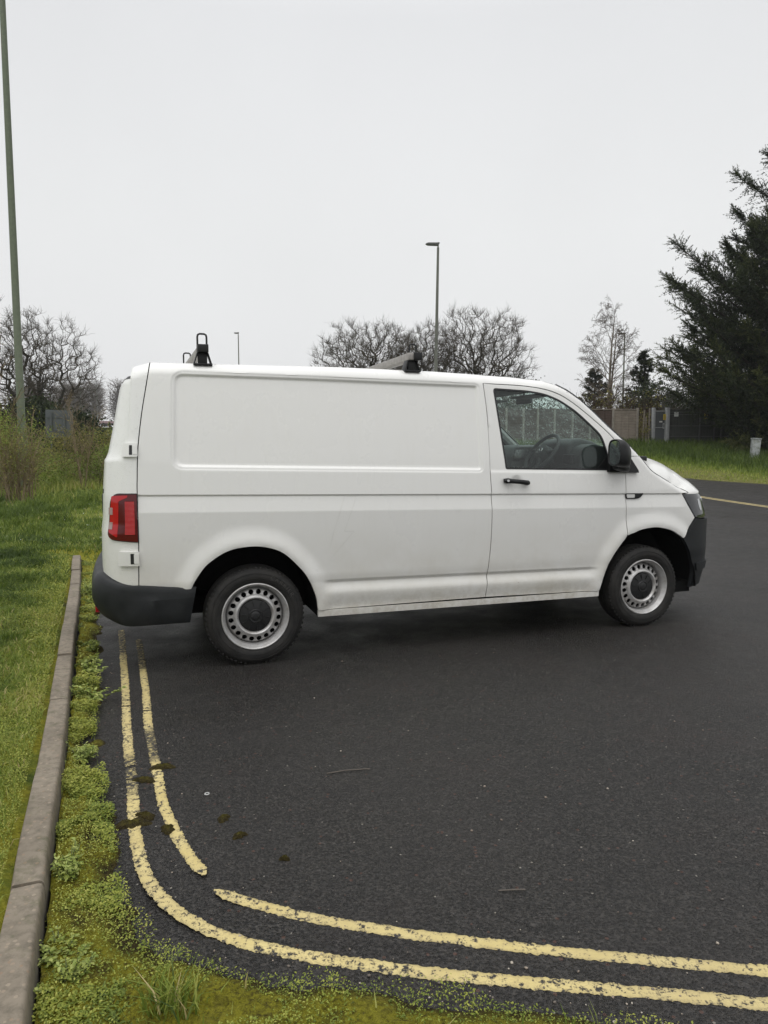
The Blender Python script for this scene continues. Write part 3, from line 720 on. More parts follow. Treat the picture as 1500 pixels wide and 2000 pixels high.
# door handles and mirrors
for sg in (1, -1):
    dr = [o for o in van.children if o.name.startswith('front_door')][0 if sg > 0 else 1]
    yh = lambda a, z, o: float(S(np.array([a]), np.array([z]), np.array([o]))[1][0])
    hy = yh(2.0, 1.23, 0.)
    m = MB(); pts = []
    sec = [(1.896, 1.2445, .017), (1.915, 1.244, .0215), (1.95, 1.241, .0185), (2.01, 1.236, .0175), (2.06, 1.230, .0185), (2.085, 1.226, .0205), (2.104, 1.224, .016)]
    ysec = [-.018, -.030, -.036, -.038, -.036, -.030, -.018]
    m.tube([(a, sg * (hy + yo), z) for (a, z, r), yo in zip(sec, ysec)], [r for _, _, r in sec], 10)
    m.box((1.899, min(sg * (hy - .02), sg * (hy + .03)), 1.230), (1.925, max(sg * (hy - .02), sg * (hy + .03)), 1.258)); m.box((2.082, min(sg * (hy - .02), sg * (hy + .03)), 1.212), (2.100, max(sg * (hy - .02), sg * (hy + .03)), 1.238))
    h = m.build('door_handle', BLACKP, dr, True, 50)
    m = MB(); m.lathe([(0, -.003), (.0085, -.003), (.0095, 0), (.0095, .012)], 20, Matrix.Translation((1.913, sg * (hy - .0515), 1.2445)) @ (Matrix.Rotation(0 if sg > 0 else math.pi, 4, 'Z'))); m.build('lock', CHROME, h, True)
    # mirror
    mm = MB()
    def ring(x, yc, zc_, w, hh, n=20, p=3.2, tilt=0):
        o = []
        for k in range(n):
            t = 2 * math.pi * k / n; c, s_ = math.cos(t), math.sin(t)
            yy = yc + w * math.copysign(abs(c) ** (2 / p), c); z_ = zc_ + hh * math.copysign(abs(s_) ** (2 / p), s_)
            o.append((x + tilt * (yy - yc), sg * yy, z_))
        return o
    Yc = -1.095
    rs = [ring(2.806, Yc, 1.455, .082, .094, tilt=.12), ring(2.797, Yc, 1.455, .090, .103, tilt=.12), ring(2.815, Yc, 1.455, .096, .108, tilt=.12), ring(2.862, Yc + .004, 1.448, .098, .108, tilt=.16), ring(2.905, Yc + .012, 1.435, .090, .096, tilt=.2), ring(2.940, Yc + .02, 1.422, .070, .078, tilt=.25), ring(2.960, Yc + .025, 1.415, .040, .046, tilt=.25)]
    n = 20; vv = [p for r_ in rs for p in r_]; ff = [(i * n + k, i * n + (k + 1) % n, (i + 1) * n + (k + 1) % n, (i + 1) * n + k) for i in range(len(rs) - 1) for k in range(n)] + [tuple(range(n))[::-1], tuple((len(rs) - 1) * n + k for k in range(n))]
    mm.add(vv, ff)
    # lower foot joining the housing to the door corner
    fy = lambda a, z, o: sg * float(S(np.array([a]), np.array([z]), np.array([o]))[1][0])
    mm.tube([(2.83, sg * (Yc + .02), 1.352), (2.90, sg * (Yc + .04), 1.340), (2.96, sg * -1.02, 1.335), (3.0, sg * -.97, 1.345)], [.030, .036, .045, .040], 10)
    base = [(2.84, 1.300), (3.125, 1.292), (3.118, 1.315), (3.035, 1.430), (2.985, 1.470), (2.95, 1.475), (2.87, 1.44)]
    b0 = [(a, fy(a, z, -.030), z) for a, z in base]; b1 = [(a, fy(a, z, .012), z) for a, z in base]; kb = len(base)
    mm.add(b0 + b1, [tuple(range(kb)), tuple(range(kb, 2 * kb))[::-1]] + [(i, (i + 1) % kb, kb + (i + 1) % kb, kb + i) for i in range(kb)])
    mi = mm.build('wing_mirror', BLACKP, van, True, 40)
    g_ = MB(); r0 = ring(2.8045, Yc, 1.455, .080, .092, tilt=.12); g_.add(r0, [tuple(range(n))[::-1]]); g_.build('mirror_glass', MIRRORM, mi)

# wheels
def wheel_meshes():
    R0 = .344
    t = MB(); prof = [(.218, .045), (.222, .012), (.232, -.002), (.255, -.014), (.285, -.018), (.310, -.010), (.326, .004), (.336, .022), (.341, .040), (R0, .06), (R0, .085), (.338, .087), (.338, .093), (R0, .095), (R0, .118), (.338, .120), (.338, .127), (R0, .129), (R0, .15), (.336, .185), (.31, .21), (.25, .215), (.218, .18)]
    prof2 = []
    t.lathe(prof, 96)
    for k in range(60):     # shoulder tread blocks
        an = 2 * math.pi * k / 60; M = Matrix.Rotation(an, 4, 'Y')
        t.box((.328, .010, -.011), (.3405, .034, .005), M)
    for rr_, dd in ((.300, -.0155), (.268, -.0168)): t.lathe([(rr_ - .002, dd + .002), (rr_ - .001, dd - .0015), (rr_ + .001, dd - .0015), (rr_ + .002, dd + .002)], 96)
    v = []
    for p in t.v:
        q = Vector(p); q.z = max(q.z, -.3335 + .0001 * (R0 - q.length)); v.append(q)
    t.v = v
    tyre = t
    # rim: flange + barrel + pressed disc with 20 round holes
    r = MB(); r.lathe([(.216, .075), (.216, .03), (.222, .006), (.230, -.003), (.234, .002), (.232, -.007), (.226, -.010), (.219, -.004), (.215, .010), (.207, .018), (.203, .032), (.200, .050), (.197, .070), (.1965, .16)], 96)
    prof = lambda rr_: np.interp(rr_, [.095, .108, .114, .120, .128, .137, .145, .150, .156, .178, .184, .192, .1965], [.062, .052, .030, .020, .014, .016, .024, .031, .036, .040, .044, .058, .075])
    HN = 20; loops = [[(.1965 * math.cos(q), .1965 * math.sin(q)) for q in np.linspace(0, 2 * math.pi, 121)[:-1]], [(.095 * math.cos(q), .095 * math.sin(q)) for q in np.linspace(0, 2 * math.pi, 81)[:-1]]]
    holes = []
    for k in range(HN):
        an = 2 * math.pi * (k + .5) / HN; cx, cy = .1665 * math.cos(an), .1665 * math.sin(an)
        holes.append([(cx + .0178 * math.cos(q), cy + .0178 * math.sin(q)) for q in np.linspace(0, 2 * math.pi, 19)[:-1]])
    bp = []; ed = []
    for l in loops + holes:
        b = len(bp); ed += [(b + i, b + (i + 1) % len(l)) for i in range(len(l))]; bp += l
    gp = []
    for rr_ in (.102, .108, .114, .120, .128, .137, .145, .149, .1845, .19):
        nn = 110; gp += [(rr_ * math.cos(q), rr_ * math.sin(q)) for q in np.linspace(0, 2 * math.pi, nn + 1)[:-1]]
    rv, _, rf, *_ = delaunay_2d_cdt([Vector(p) for p in bp + gp], ed, [], 0, 1e-6)
    P = np.array([tuple(v) for v in rv]); cen = np.array([P[list(f)].mean(0) for f in rf]); rad = np.hypot(cen[:, 0], cen[:, 1])
    keep = (rad > .095) & (rad < .1963)
    for h_ in holes: keep &= ~inpoly(cen, h_)
    rf = [f for f, k in zip(rf, keep) if k]
    rr_ = np.hypot(P[:, 0], P[:, 1]); V3 = [(p[0], float(prof(q)), p[1]) for p, q in zip(P, rr_)]
    # winding: outward = -y
    r.add(V3, [tuple(f) if True else f for f in rf])
    for h_ in holes:      # hole walls
        nn = len(h_); a = [(p[0], float(prof(math.hypot(*p))), p[1]) for p in h_]; b = [(p[0] * .995, float(prof(math.hypot(*p))) + .012, p[1] * .995) for p in h_]
        r.add(a + b, [(i, (i + 1) % nn, nn + (i + 1) % nn, nn + i) for i in range(nn)])
    c = MB(); c.lathe([(.112, .050), (.112, .030), (.109, .0255), (.085, .021), (.060, .017), (.050, .016), (.047, .009), (.044, .0065), (.039, .0065), (.037, .010), (.033, .010), (.028, .0065), (.012, .005), (0, .0048)], 60)
    for k in range(10):
        an = 2 * math.pi * (k + .25) / 10; M = Matrix.Rotation(an, 4, 'Y'); c.box((.066, .0135, -.0022), (.100, .026, .0022), M)
    bk = MB(); bk.lathe([(.195, .10), (.0, .10)], 40); bk.lathe([(.15, .075), (.15, .10)], 40)
    return tyre, r, c, bk
ty, ri, ca_, bk = wheel_meshes()
w0 = None
SLOT = simple('cap_plastic', (.007, .0072, .0075), .5)
for (wx, sg) in ((.008, 1), (3.243, 1), (.008, -1), (3.243, -1)):
    if w0 is None:
        wo = ri.build('wheel', STEEL, van, True, 38); w0 = wo
        kids = [ty.build('tyre', TYRE, wo, True, 32), ca_.build('centre_cap', SLOT, wo, True, 35), bk.build('brake_disc', DARK, wo)]
    else:
        wo = w0.copy(); COL.objects.link(wo); wo.parent = van
        for c in kids:
            d = c.copy(); COL.objects.link(d); d.parent = wo
    wo.location = (wx, -.95 * sg, .3355); wo.rotation_euler = (0, .13 * wx, 0 if sg > 0 else math.pi)
LETM = simple('tyre_lettering', (.045, .042, .038), .6)
def tyre_text(wheel):
    cu = bpy.data.curves.new('t', 'FONT'); cu.body = 'CARRIER'; cu.size = .042; cu.align_x = 'CENTER'; cu.align_y = 'CENTER'; cu.space_character = 1.35; cu.extrude = .0008
    to = bpy.data.objects.new('t', cu); COL.objects.link(to); dg = bpy.context.evaluated_depsgraph_get(); me = bpy.data.meshes.new_from_object(to.evaluated_get(dg)); bpy.data.objects.remove(to)
    for v in me.vertices:
        x, y, z = v.co; th = R(48) - x / .285; rr_ = .285 + y * .9; v.co = (rr_ * math.cos(th), -.0182 - z, rr_ * math.sin(th))
    me.materials.clear(); me.materials.append(LETM); o = bpy.data.objects.new('sidewall_lettering', me); COL.objects.link(o); o.parent = wheel
tyre_text(w0)
w0.rotation_euler = (0, 0, 0)
# the tyre's flat stays at the road: only the far wheels are turned half round about Z
for o in van.children:
    if o.name.startswith('wheel') and o.name.split('.')[0] == 'wheel': o.rotation_euler.y = 0

# roof bars
for bx, lab in ((-.298, 0), (1.206, 1)):
    zt = zr(bx) + .012
    m = MB(); M = Matrix.Identity(4)
    if lab == 0: m.box((-.030, -.82, -.021), (.030, .80, .021), Matrix.Translation((bx, 0, zt + .108)) @ Matrix.Rotation(R(2.0), 4, 'X'))
    else: m.box((bx - .038, -.84, zt + .055), (bx + .040, .84, zt + .108))
    bar = m.build('roof_bar', ALU, van, bevel=.006)
    for sg in (1, -1):
        yf = -sg * .79
        f = MB(); w1, w2 = .062, .036
        for dx in (-1, 1):
            f.add([(bx + dx * w1, yf - .045, zt - .028), (bx + dx * w1, yf + .05, zt - .022), (bx + dx * w2, yf + .04, zt + .06), (bx + dx * w2, yf - .035, zt + .06),
                   (bx + dx * (w1 - .008), yf - .045, zt - .028), (bx + dx * (w1 - .008), yf + .05, zt - .022), (bx + dx * (w2 - .008), yf + .04, zt + .06), (bx + dx * (w2 - .008), yf - .035, zt + .06)],
                  [(0, 1, 2, 3), (7, 6, 5, 4), (0, 4, 5, 1), (1, 5, 6, 2), (2, 6, 7, 3), (3, 7, 4, 0)])
        f.box((bx - w2 + .006, yf - .025, zt - .024), (bx + w2 - .006, yf + .03, zt + .06))
        f.box((bx - w1, yf - .05, zt - .032), (bx + w1, yf + .06, zt - .018))
        f.build('bar_foot', BLACKP, bar, bevel=.003)
        e = MB()
        if lab == 0: e.box((bx - .034, yf - sg * .035 - .035, zt + .052), (bx + .036, yf - sg * .035 + .035, zt + .105))
        else: e.box((bx + .004, yf - sg * .05 - .02, zt + .053), (bx + .064, yf - sg * .05 + .02, zt + .110))
        e.build('end_cap', BLACKP, bar, bevel=.004)
        hx0, hx1 = (bx - .032, bx + .028) if lab == 0 else (bx - .02, bx + .034); zt2 = zt + (.178 if lab == 0 else .172) + (.08 if sg < 0 and lab == 0 else 0); yh_ = yf - sg * .02
        hp = MB(); r_ = .012
        hp.tube([(hx0, yh_, zt + .03), (hx0, yh_, zt2 - .02), (hx0 + .004, yh_, zt2 - .006), (hx0 + .016, yh_, zt2), (hx1 - .016, yh_, zt2), (hx1 - .004, yh_, zt2 - .006), (hx1, yh_, zt2 - .02), (hx1, yh_, zt + .09)], .0065, 8)
        hp.build('load_stop', BLACKP, bar, True)

# cabin
dash = MB(); prof = [(2.66, .85), (2.64, 1.15), (2.67, 1.30), (2.67, 1.42), (2.72, 1.50), (2.80, 1.525), (2.95, 1.50), (3.10, 1.455), (3.22, 1.42), (3.22, .85)]
dash.prism(prof, lambda x, z: (x, -.83, z), lambda x, z: (x, .83, z))
db_ = dash.build('dashboard', DASHM, van, bevel=.02)
m = MB(); bl = [(2.68, 1.30), (2.66, 1.42), (2.66, 1.52), (2.72, 1.565), (2.80, 1.575), (2.92, 1.55), (3.04, 1.49), (3.08, 1.42), (3.05, 1.30)]
m.prism(bl, lambda x, z: (x, -.66, z), lambda x, z: (x, -.20, z)); m.build('instrument_binnacle', DASHM, db_, bevel=.03)
m = MB(); m.prism([(2.60, 1.02), (2.58, 1.28), (2.63, 1.505), (2.75, 1.525), (2.75, 1.02)], lambda x, z: (x, -.16, z), lambda x, z: (x, .17, z)); cc = m.build('centre_console', DASHM, db_, bevel=.015)
m = MB(); m.box((-.012, -.10, -.042), (.012, .11, .042), Matrix.Translation((2.612, 0, 1.435)) @ Matrix.Rotation(R(13), 4, 'Y')); m.build('radio', simple('radio_grey', (.10, .11, .11), .3), cc, bevel=.004)
KNOB = simple('knob_grey', (.09, .095, .095), .3)
for y_ in (-.09, .0, .09):
    m = MB(); m.lathe([(0, -.012), (.024, -.012), (.027, 0), (.027, .02)], 20, Matrix.Translation((2.578, y_, 1.30)) @ Matrix.Rotation(R(-90), 4, 'Z'))
    m.build('heater_knob', KNOB, cc, True)
for y0_, y1_ in ((-.80, -.68), (-.15, -.02), (.03, .16)):
    m = MB(); m.box((2.60, y0_, 1.36), (2.64, y1_, 1.44)); m.build('air_vent', BLACKP, db_, bevel=.006)
# steering wheel
SC = Vector((2.565, -.42, 1.452)); ax = Vector((-.80, 0, .60)).normalized(); u_ = Vector((0, 1, 0)); w_ = ax.cross(u_).normalized()
pt = lambda r, t, h=0: SC + (u_ * math.cos(t) + w_ * math.sin(t)) * r + ax * h
m = MB(); pts = [pt(.188, 2 * math.pi * k / 40) for k in range(41)]; m.tube(pts, .0165, 10, False)
for t0 in (R(180 - 10), R(10), R(-75 - 15), ):
    pass
sgn = 1 if w_.z > 0 else -1
for t0 in (R(8 * sgn), R(180 - 8 * sgn), R(-70 * sgn), R(-110 * sgn)): m.tube([pt(.05, t0, .0), pt(.12, t0, -.012), pt(.185, t0, 0)], [.030, .020, .014], 8)
sw = m.build('steering_wheel', DASHM, van, True, 60)
m = MB(); n = 28; ring1 = [pt(.082 + .012 * math.cos(2 * t) , t, .008) for t in [2 * math.pi * k / n for k in range(n)]]; ring2 = [pt(.070, 2 * math.pi * k / n, .024) for k in range(n)]; ring0 = [pt(.084, 2 * math.pi * k / n, -.04) for k in range(n)]; ring3 = [pt(.03, 2 * math.pi * k / n, .030) for k in range(n)]
m.add(ring0 + ring1 + ring2 + ring3, [(i * n + k, i * n + (k + 1) % n, (i + 1) * n + (k + 1) % n, (i + 1) * n + k) for i in range(3) for k in range(n)] + [tuple(3 * n + k for k in range(n))]); m.build('steering_boss', DASHM, sw, True)
m = MB(); m.tube([pt(.030, 2 * math.pi * k / 24, .031) for k in range(25)], .0026, 6, False)
s_ = sgn
for pl in ([(-.020, .020), (-.001, -.002)], [(.020, .020), (.001, -.002)], [(-.027, .006), (-.013, -.024)], [(-.013, -.024), (0, -.004)], [(0, -.004), (.013, -.024)], [(.013, -.024), (.027, .006)]):
    m.tube([SC + u_ * a + w_ * b * s_ + ax * .031 for a, b in pl], .0024, 6)
m.build('steering_emblem', CHROME, sw, True)
m = MB(); m.tube([SC - ax * .03, SC - ax * .25], .035, 12); m.build('steering_column', DASHM, sw, True)
# interior mirror, headlining, sun visors, seats
m = MB(); m.box((2.61, -.13, 1.895), (2.645, .13, 1.965)); im = m.build('interior_mirror', DASHM, van, bevel=.015)
m = MB(); m.tube([(2.63, 0, 1.93), (2.62, 0, 2.0)], .012, 8); m.build('mirror_stalk', DASHM, im, True)
m = MB(); m.box((1.79, -.74, 1.965), (2.45, .74, 1.982)); m.build('headlining', PALE, van, bevel=.005)
for y0_, y1_ in ((-.70, -.18), (.18, .70)):
    m = MB(); m.box((2.38, y0_, 1.925), (2.56, y1_, 1.94)); m.build('sun_visor', PALE, van, bevel=.004)
# pale trim of the A-pillars seen through the cab
for sg in (1, -1):
    m = MB(); pp = []
    for a in np.linspace(2.50, 3.12, 10):
        x, y, z = S(np.array([a]), np.array([np.interp(a, TA, TZ) - .06]), np.array([.055]), False); pp.append((float(x[0]), sg * float(y[0]), float(z[0])))
    m.tube(pp, [.045] * 10, 8); m.build('pillar_trim', PALE, van, True)
for y_ in (-.42, .40):
    m = MB(); wdt = .25 if y_ < 0 else .30
    m.prism([(1.80, .58), (2.22, .62), (2.30, .70), (2.28, .78), (1.86, .80), (1.80, .74)], lambda x, z: (x, y_ - wdt, z), lambda x, z: (x, y_ + wdt, z))
    st = m.build('seat', SEATM, van, bevel=.03)
    m = MB(); m.prism([(1.795, .76), (1.90, .78), (1.86, 1.10), (1.83, 1.36), (1.795, 1.36)], lambda x, z: (x, y_ - wdt, z), lambda x, z: (x, y_ + wdt, z)); m.build('seat_back', SEATM, st, bevel=.03)
    m = MB(); m.box((1.795, y_ - .12, 1.40), (1.85, y_ + .12, 1.56)); m.build('head_rest', SEATM, st, bevel=.025)

# ------------------------------------------------------------------ ground
rng = np.random.default_rng(7)
def hgt(X, Y):
    X = np.asarray(X, float); Y = np.asarray(Y, float)
    base = .45 * np.clip((Y - 10) / 15, 0, 1) ** 2
    t = sstep(-3, 4, X)
    rt = np.interp(Y, [25, 34, 60, 90, 190, 400], [0, 1.23, 1.9, 3.0, 6.6, 12.0])
    lf = np.interp(Y, [25, 34, 90, 190, 400], [0, .50, 3.0, 7.0, 12.0])
    return base + t * rt + (1 - t) * lf
h1 = lambda x, y: float(hgt(x, y))
KERB_I = [(-.40, .46), (-.87, 1.58), (-1.06, 2.06), (-1.19, 2.38), (-1.51, 3.19), (-2.15, 4.75), (-3.14, 7.14), (-3.76, 8.60), (-3.95, 9.05)]
KERB_H = .115
def kerb_x(Y): return np.interp(Y, [p[1] for p in KERB_I], [p[0] for p in KERB_I])
EDGE = [(-3.85, 9.2), (-3.45, 9.6), (-3.3, 11.0), (-3.4, 13.2), (-3.2, 16.0), (-2.0, 19.5), (1.5, 24.0), (5.0, 27.0), (8.6, 27.2), (10.86, 25.0), (12.6, 23.0), (16.0, 18.6), (21, 11), (26, 2), (28, -8)]

def m_asphalt():
    t = NT('wet_asphalt'); v = t.pos()
    n1 = t.noise(v, .55, 5, .6); n2 = t.noise(v, 3.2, 6, .65); n3 = t.noise(v, 60, 4, .6)
    vo = t.node('TexVoronoi', {'Vector': v, 'Scale': 130.}); vo2 = t.node('TexVoronoi', {'Vector': v, 'Scale': 62., 'Randomness': 1.})
    rnd_ = t.sepz(vo.outputs['Color'])['X']
    c = t.mix(t.mr(t.math('POWER', rnd_, 2.4), 0, 1), (.0030, .0027, .0024), (.050, .0445, .039))
    c = t.mix(t.mr(n2, .35, .7), c, t.mix(.35, c, (.012, .0115, .011)))
    c = t.mix(t.mr(n1, .40, .64, 0, .5), c, (.026, .023, .0205)); c = t.mix(t.mr(t.noise(v, .9, 5, .7), .52, .66, 0, .30), c, (.026, .0185, .0165))
    sp = t.math('MULTIPLY', t.math('GREATER_THAN', t.sepz(vo2.outputs['Color'])['Y'], .984), t.math('LESS_THAN', vo2.outputs['Distance'], .24))
    c = t.mix(t.math('MULTIPLY', sp, .75), c, (.27, .25, .21))
    rust = t.math('MULTIPLY', t.math('GREATER_THAN', t.sepz(vo2.outputs['Color'])['X'], .975), t.math('LESS_THAN', vo2.outputs['Distance'], .4))
    c = t.mix(t.math('MULTIPLY', rust, .5), c, (.10, .045, .03))
    hb = t.math('ADD', t.math('MULTIPLY', t.mr(vo.outputs['Distance'], 0, .6, 1, 0), .7), t.math('MULTIPLY', n3, .6))
    hb = t.math('ADD', hb, t.math('MULTIPLY', t.noise(v, 9, 4), .5))
    nrm = t.bump(hb, 1.0, .009)
    rg = t.mr(t.math('ADD', n2, t.math('MULTIPLY', n1, .6)), .55, 1.0, .33, .60)
    return t.done(t.pr(base=c, rough=rg, spec=.36, normal=nrm))
def m_verge():
    t = NT('verge_soil_and_moss'); v = t.pos(); n1 = t.noise(v, .8, 6, .65); n2 = t.noise(v, 4, 6, .65); n3 = t.noise(v, 45, 5, .7)
    a = t.attr('mossy')
    g = t.ramp(t.mr(n2, .28, .72), [(0, (.045, .062, .010)), (.5, (.105, .145, .022)), (1, (.19, .20, .04))])
    ms = t.ramp(t.mr(n3, .25, .75), [(0, (.07, .065, .008)), (.5, (.20, .19, .018)), (1, (.32, .29, .04))])
    br = t.ramp(n3, [(0, (.02, .017, .010)), (1, (.06, .045, .022))])
    c = t.mix(t.math('MULTIPLY', t.mr(a, .1, .8), t.mr(n2, .36, .58)), g, ms)
    c = t.mix(t.math('MULTIPLY', t.mr(t.noise(v, 2.3, 5, .7), .58, .7), .75), c, br)
    c = t.mix(t.attr('dry'), c, t.mix(n3, (.10, .095, .03), (.17, .14, .06)))
    return t.done(t.pr(base=c, rough=.95, spec=.15, normal=t.bump(t.math('ADD', n3, t.math('MULTIPLY', n2, .8)), .9, .03)))
def m_kerb():
    t = NT('weathered_kerb_concrete'); v = t.pos(); n1 = t.noise(v, 3, 6, .65); n2 = t.noise(v, 26, 6, .7)
    vo = t.node('TexVoronoi', {'Vector': v, 'Scale': 75.}); r_ = t.sepz(vo.outputs['Color'])
    c = t.mix(t.mr(n1, .3, .7), (.150, .126, .096), (.245, .208, .160))
    c = t.mix(t.mr(n2, .45, .72, 0, .8), c, (.085, .074, .055))
    st = t.math('MULTIPLY', t.math('GREATER_THAN', r_['X'], .84), t.math('LESS_THAN', vo.outputs['Distance'], .45))
    c = t.mix(t.math('MULTIPLY', st, .6), c, t.mix(r_['Y'], (.30, .25, .19), (.22, .15, .10)))
    al = t.mr(t.noise(v, 9, 5, .7), .54, .68); zz = t.sepz(v)['Z']
    c = t.mix(t.math('MULTIPLY', al, .5), c, (.055, .065, .022))
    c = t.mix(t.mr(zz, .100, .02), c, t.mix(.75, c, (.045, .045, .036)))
    return t.done(t.pr(base=c, rough=.8, spec=.3, normal=t.bump(t.math('ADD', n2, t.mr(vo.outputs['Distance'], 0, .6, 0.5, 0)), .35, .003)))
def m_line():
    t = NT('worn_yellow_paint'); v = t.pos(); n1 = t.noise(v, 5, 6, .65); n2 = t.noise(v, 38, 5, .7); n3 = t.noise(v, 160, 3)
    c = t.mix(t.mr(n1, .3, .7), (.47, .375, .145), (.58, .485, .225))
    c = t.mix(t.mr(n2, .46, .70), c, (.40, .32, .16)); c = t.mix(t.mr(t.noise(v, 1.7, 4), .42, .68, 0, .45), c, (.38, .31, .17))
    vo = t.node('TexVoronoi', {'Vector': t.node('Mapping', {'Vector': v, 'Scale': (1, 1, 1)}).outputs[0], 'Scale': 26.}); vo.feature = 'DISTANCE_TO_EDGE'
    cr_ = t.math('MULTIPLY', t.mr(vo.outputs['Distance'], .0, .022, 1, 0), t.mr(n1, .45, .6))
    c = t.mix(t.math('MULTIPLY', cr_, .55), c, (.10, .08, .05))
    wear = t.math('MAXIMUM', t.mr(t.math('ADD', t.math('ADD', n2, t.math('MULTIPLY', n3, .35)), t.math('MULTIPLY', t.math('SUBTRACT', n1, .5), .35)), .70, .80), t.math('MULTIPLY', t.attr('wear'), t.mr(t.math('ADD', n2, t.math('MULTIPLY', n3, .4)), .50, .72)))
    c = t.mix(wear, c, (.028, .026, .024))
    return t.done(t.pr(base=c, rough=.68, spec=.35, normal=t.bump(t.math('ADD', n3, n2), .4, .003)))
ASPH = m_asphalt(); VERGE = m_verge(); KERB = m_kerb(); YLINE = m_line()
def plan_mesh(name, poly, pts, zf, mat, attrs=None, smooth=True):
    B = dens(poly, 1.0)
    pts = pts[inpoly(pts, B)]; pts = pts[pdist(pts, B) > .04]
    rv, _, rf, *_ = delaunay_2d_cdt([Vector(p) for p in B] + [Vector(p) for p in pts], [(i, (i + 1) % len(B)) for i in range(len(B))], [], 0, 1e-5)
    P = np.array([tuple(v) for v in rv]); F_ = np.array([f for f in rf if len(f) == 3]); F_ = F_[inpoly(P[F_].mean(1), B)]
    e1 = P[F_[:, 1]] - P[F_[:, 0]]; e2 = P[F_[:, 2]] - P[F_[:, 0]]; fl = (e1[:, 0] * e2[:, 1] - e1[:, 1] * e2[:, 0]) < 0; F_[fl] = F_[fl][:, ::-1]
    V = np.stack([P[:, 0], P[:, 1], zf(P[:, 0], P[:, 1])], 1)
    at = {k: f(P[:, 0], P[:, 1]) for k, f in (attrs or {}).items()}
    return mk_fast(name, V, F_, mat, 3, smooth, None, at)
def gridp(x0, x1, y0, y1, s):
    a, b = np.meshgrid(np.arange(x0, x1, s), np.arange(y0, y1, s)); p = np.stack([a.ravel(), b.ravel()], 1); return p + (rng.random(p.shape) - .5) * s * .3
KM = [(x - .05, y) for x, y in KERB_I]
AP = [(-.3, .3), ] + KM[0:] + EDGE + [(28, -8), (0, -8)]
AP = [(0.05, -8), (-.15, -.2)] + KM + EDGE
AP0 = AP
APX = [(0.05, -8), (-.15, -.2)] + KM + [(-4.15, 9.3), (-4.3, 13), (-4.1, 16.5), (-3., 20.5), (.9, 25), (5, 28), (9.2, 28), (11.6, 25.8), (13.3, 23.6), (16.8, 19), (21.8, 11.4), (26.8, 2.2), (28.8, -8)]
asph = plan_mesh('asphalt', APX, np.concatenate([gridp(-6, 28, -8, 28, .8)]), lambda x, y: hgt(x, y) - .03 * (~inpoly(np.stack([x, y], 1), AP0)), ASPH)
tag(asph, kind='structure')
KO = [(x - .068, y - .028) for x, y in KERB_I]
GP = [(-.28, -.2), (-.1, -8), (-120, -8), (-260, 400), (260, 400), (120, -8), (28.0, -8)] + EDGE[::-1][1:] + KO[::-1]
def gz(x, y):
    d = pdist(np.stack([x, y], 1), KERB_I + EDGE, False)
    nzv = .02 * np.sin(x * 3.1 + y * 1.7) + .015 * np.sin(x * 7.3 - y * 4.1 + 1) + .03 * np.sin(x * .9 + 2 * np.sin(y * .7))
    dE = pdist(np.stack([x, y], 1), EDGE, False)
    lft = sstep(12.5, 9.0, y) * (x < 0) * sstep(.02, .30, dE + 10 * (y < 8.9))
    return hgt(x, y) + lft * (KERB_H - .012) + (1 - lft) * .012 + nzv * np.clip(d / .8, 0, 1) + .04 * np.clip(d / .6, 0, 1) - .02 * (1 - sstep(0, .05, dE)) * (y > 9.1) - .035 * (1 - sstep(.06, .17, d)) * (y < 9.1) * (x < 0)
def sstep_d(x, y, a, b): return sstep(a, b, pdist(np.stack([x, y], 1), KERB_I + EDGE, False))
gp_ = np.concatenate([gridp(-9, -.3, .2, 13, .16), gridp(-24, 30, 13, 40, .7), gridp(-80, 80, 40, 110, 5), gridp(-200, 200, 110, 400, 25)])
verge = plan_mesh('grass_verge', GP, gp_, gz, VERGE, {'mossy': lambda x, y: (1 - sstep_d(x, y, .15, 1.0)) * (x < 0) * (y < 13) + .25 * sstep(26.5, 23.5, y) * (x > 5), 'dry': lambda x, y: .65 * (1 - sstep_d(x, y, .8, 4.2)) * (x > 4)})
tag(verge, kind='structure')

# kerb: stones with joints and softened arrises, one run
kp = smooth_path(KERB_I, 6); ks = np.concatenate([[0], np.cumsum([math.dist(kp[i], kp[i + 1]) for i in range(len(kp) - 1)])])
kat = lambda s: (float(np.interp(s, ks, [p[0] for p in kp])), float(np.interp(s, ks, [p[1] for p in kp])))
m = MB(); s0 = .0; L = .905; kr = random.Random(3); si = 0
while s0 < ks[-1] - .2:
    s1 = min(s0 + L, ks[-1]) - .010; dz = kr.uniform(-.005, .005); dy = kr.uniform(-.003, .003); dz2 = kr.uniform(-.004, .004)
    rows = []
    nst = 7
    for k in range(nst):
        s = s0 + (s1 - s0) * k / (nst - 1); x, y = kat(s); x2, y2 = kat(s + .02); tx, ty_ = x2 - x, y2 - y; l = math.hypot(tx, ty_); nx, ny = ty_ / l, -tx / l    # towards the road
        e = .010 if k in (0, nst - 1) else 0
        prof = [(-.094, -.15), (-.094, KERB_H - .010 - e), (-.091, KERB_H - .002 - e), (-.086, KERB_H - e), (-.014, KERB_H - .0005 - e), (-.005, KERB_H - .003 - e), (.000, KERB_H - .010 - e), (.003, KERB_H - .030), (.012 - e * .5, .0), (.014, -.15)]
        j = .0008
        rows.append([(x + nx * (o + dy + kr.uniform(-j, j)), y + ny * (o + dy), z + dz + dz2 * k / nst + kr.uniform(-j, j) + h1(x, y)) for o, z in prof])
    np_ = len(rows[0]); v = [p for r_ in rows for p in r_]
    m.add(v, [(i * np_ + q, (i + 1) * np_ + q, (i + 1) * np_ + q + 1, i * np_ + q + 1) for i in range(nst - 1) for q in range(np_ - 1)] + [tuple(range(np_)), tuple((nst - 1) * np_ + q for q in range(np_))[::-1]])
    s0 += L
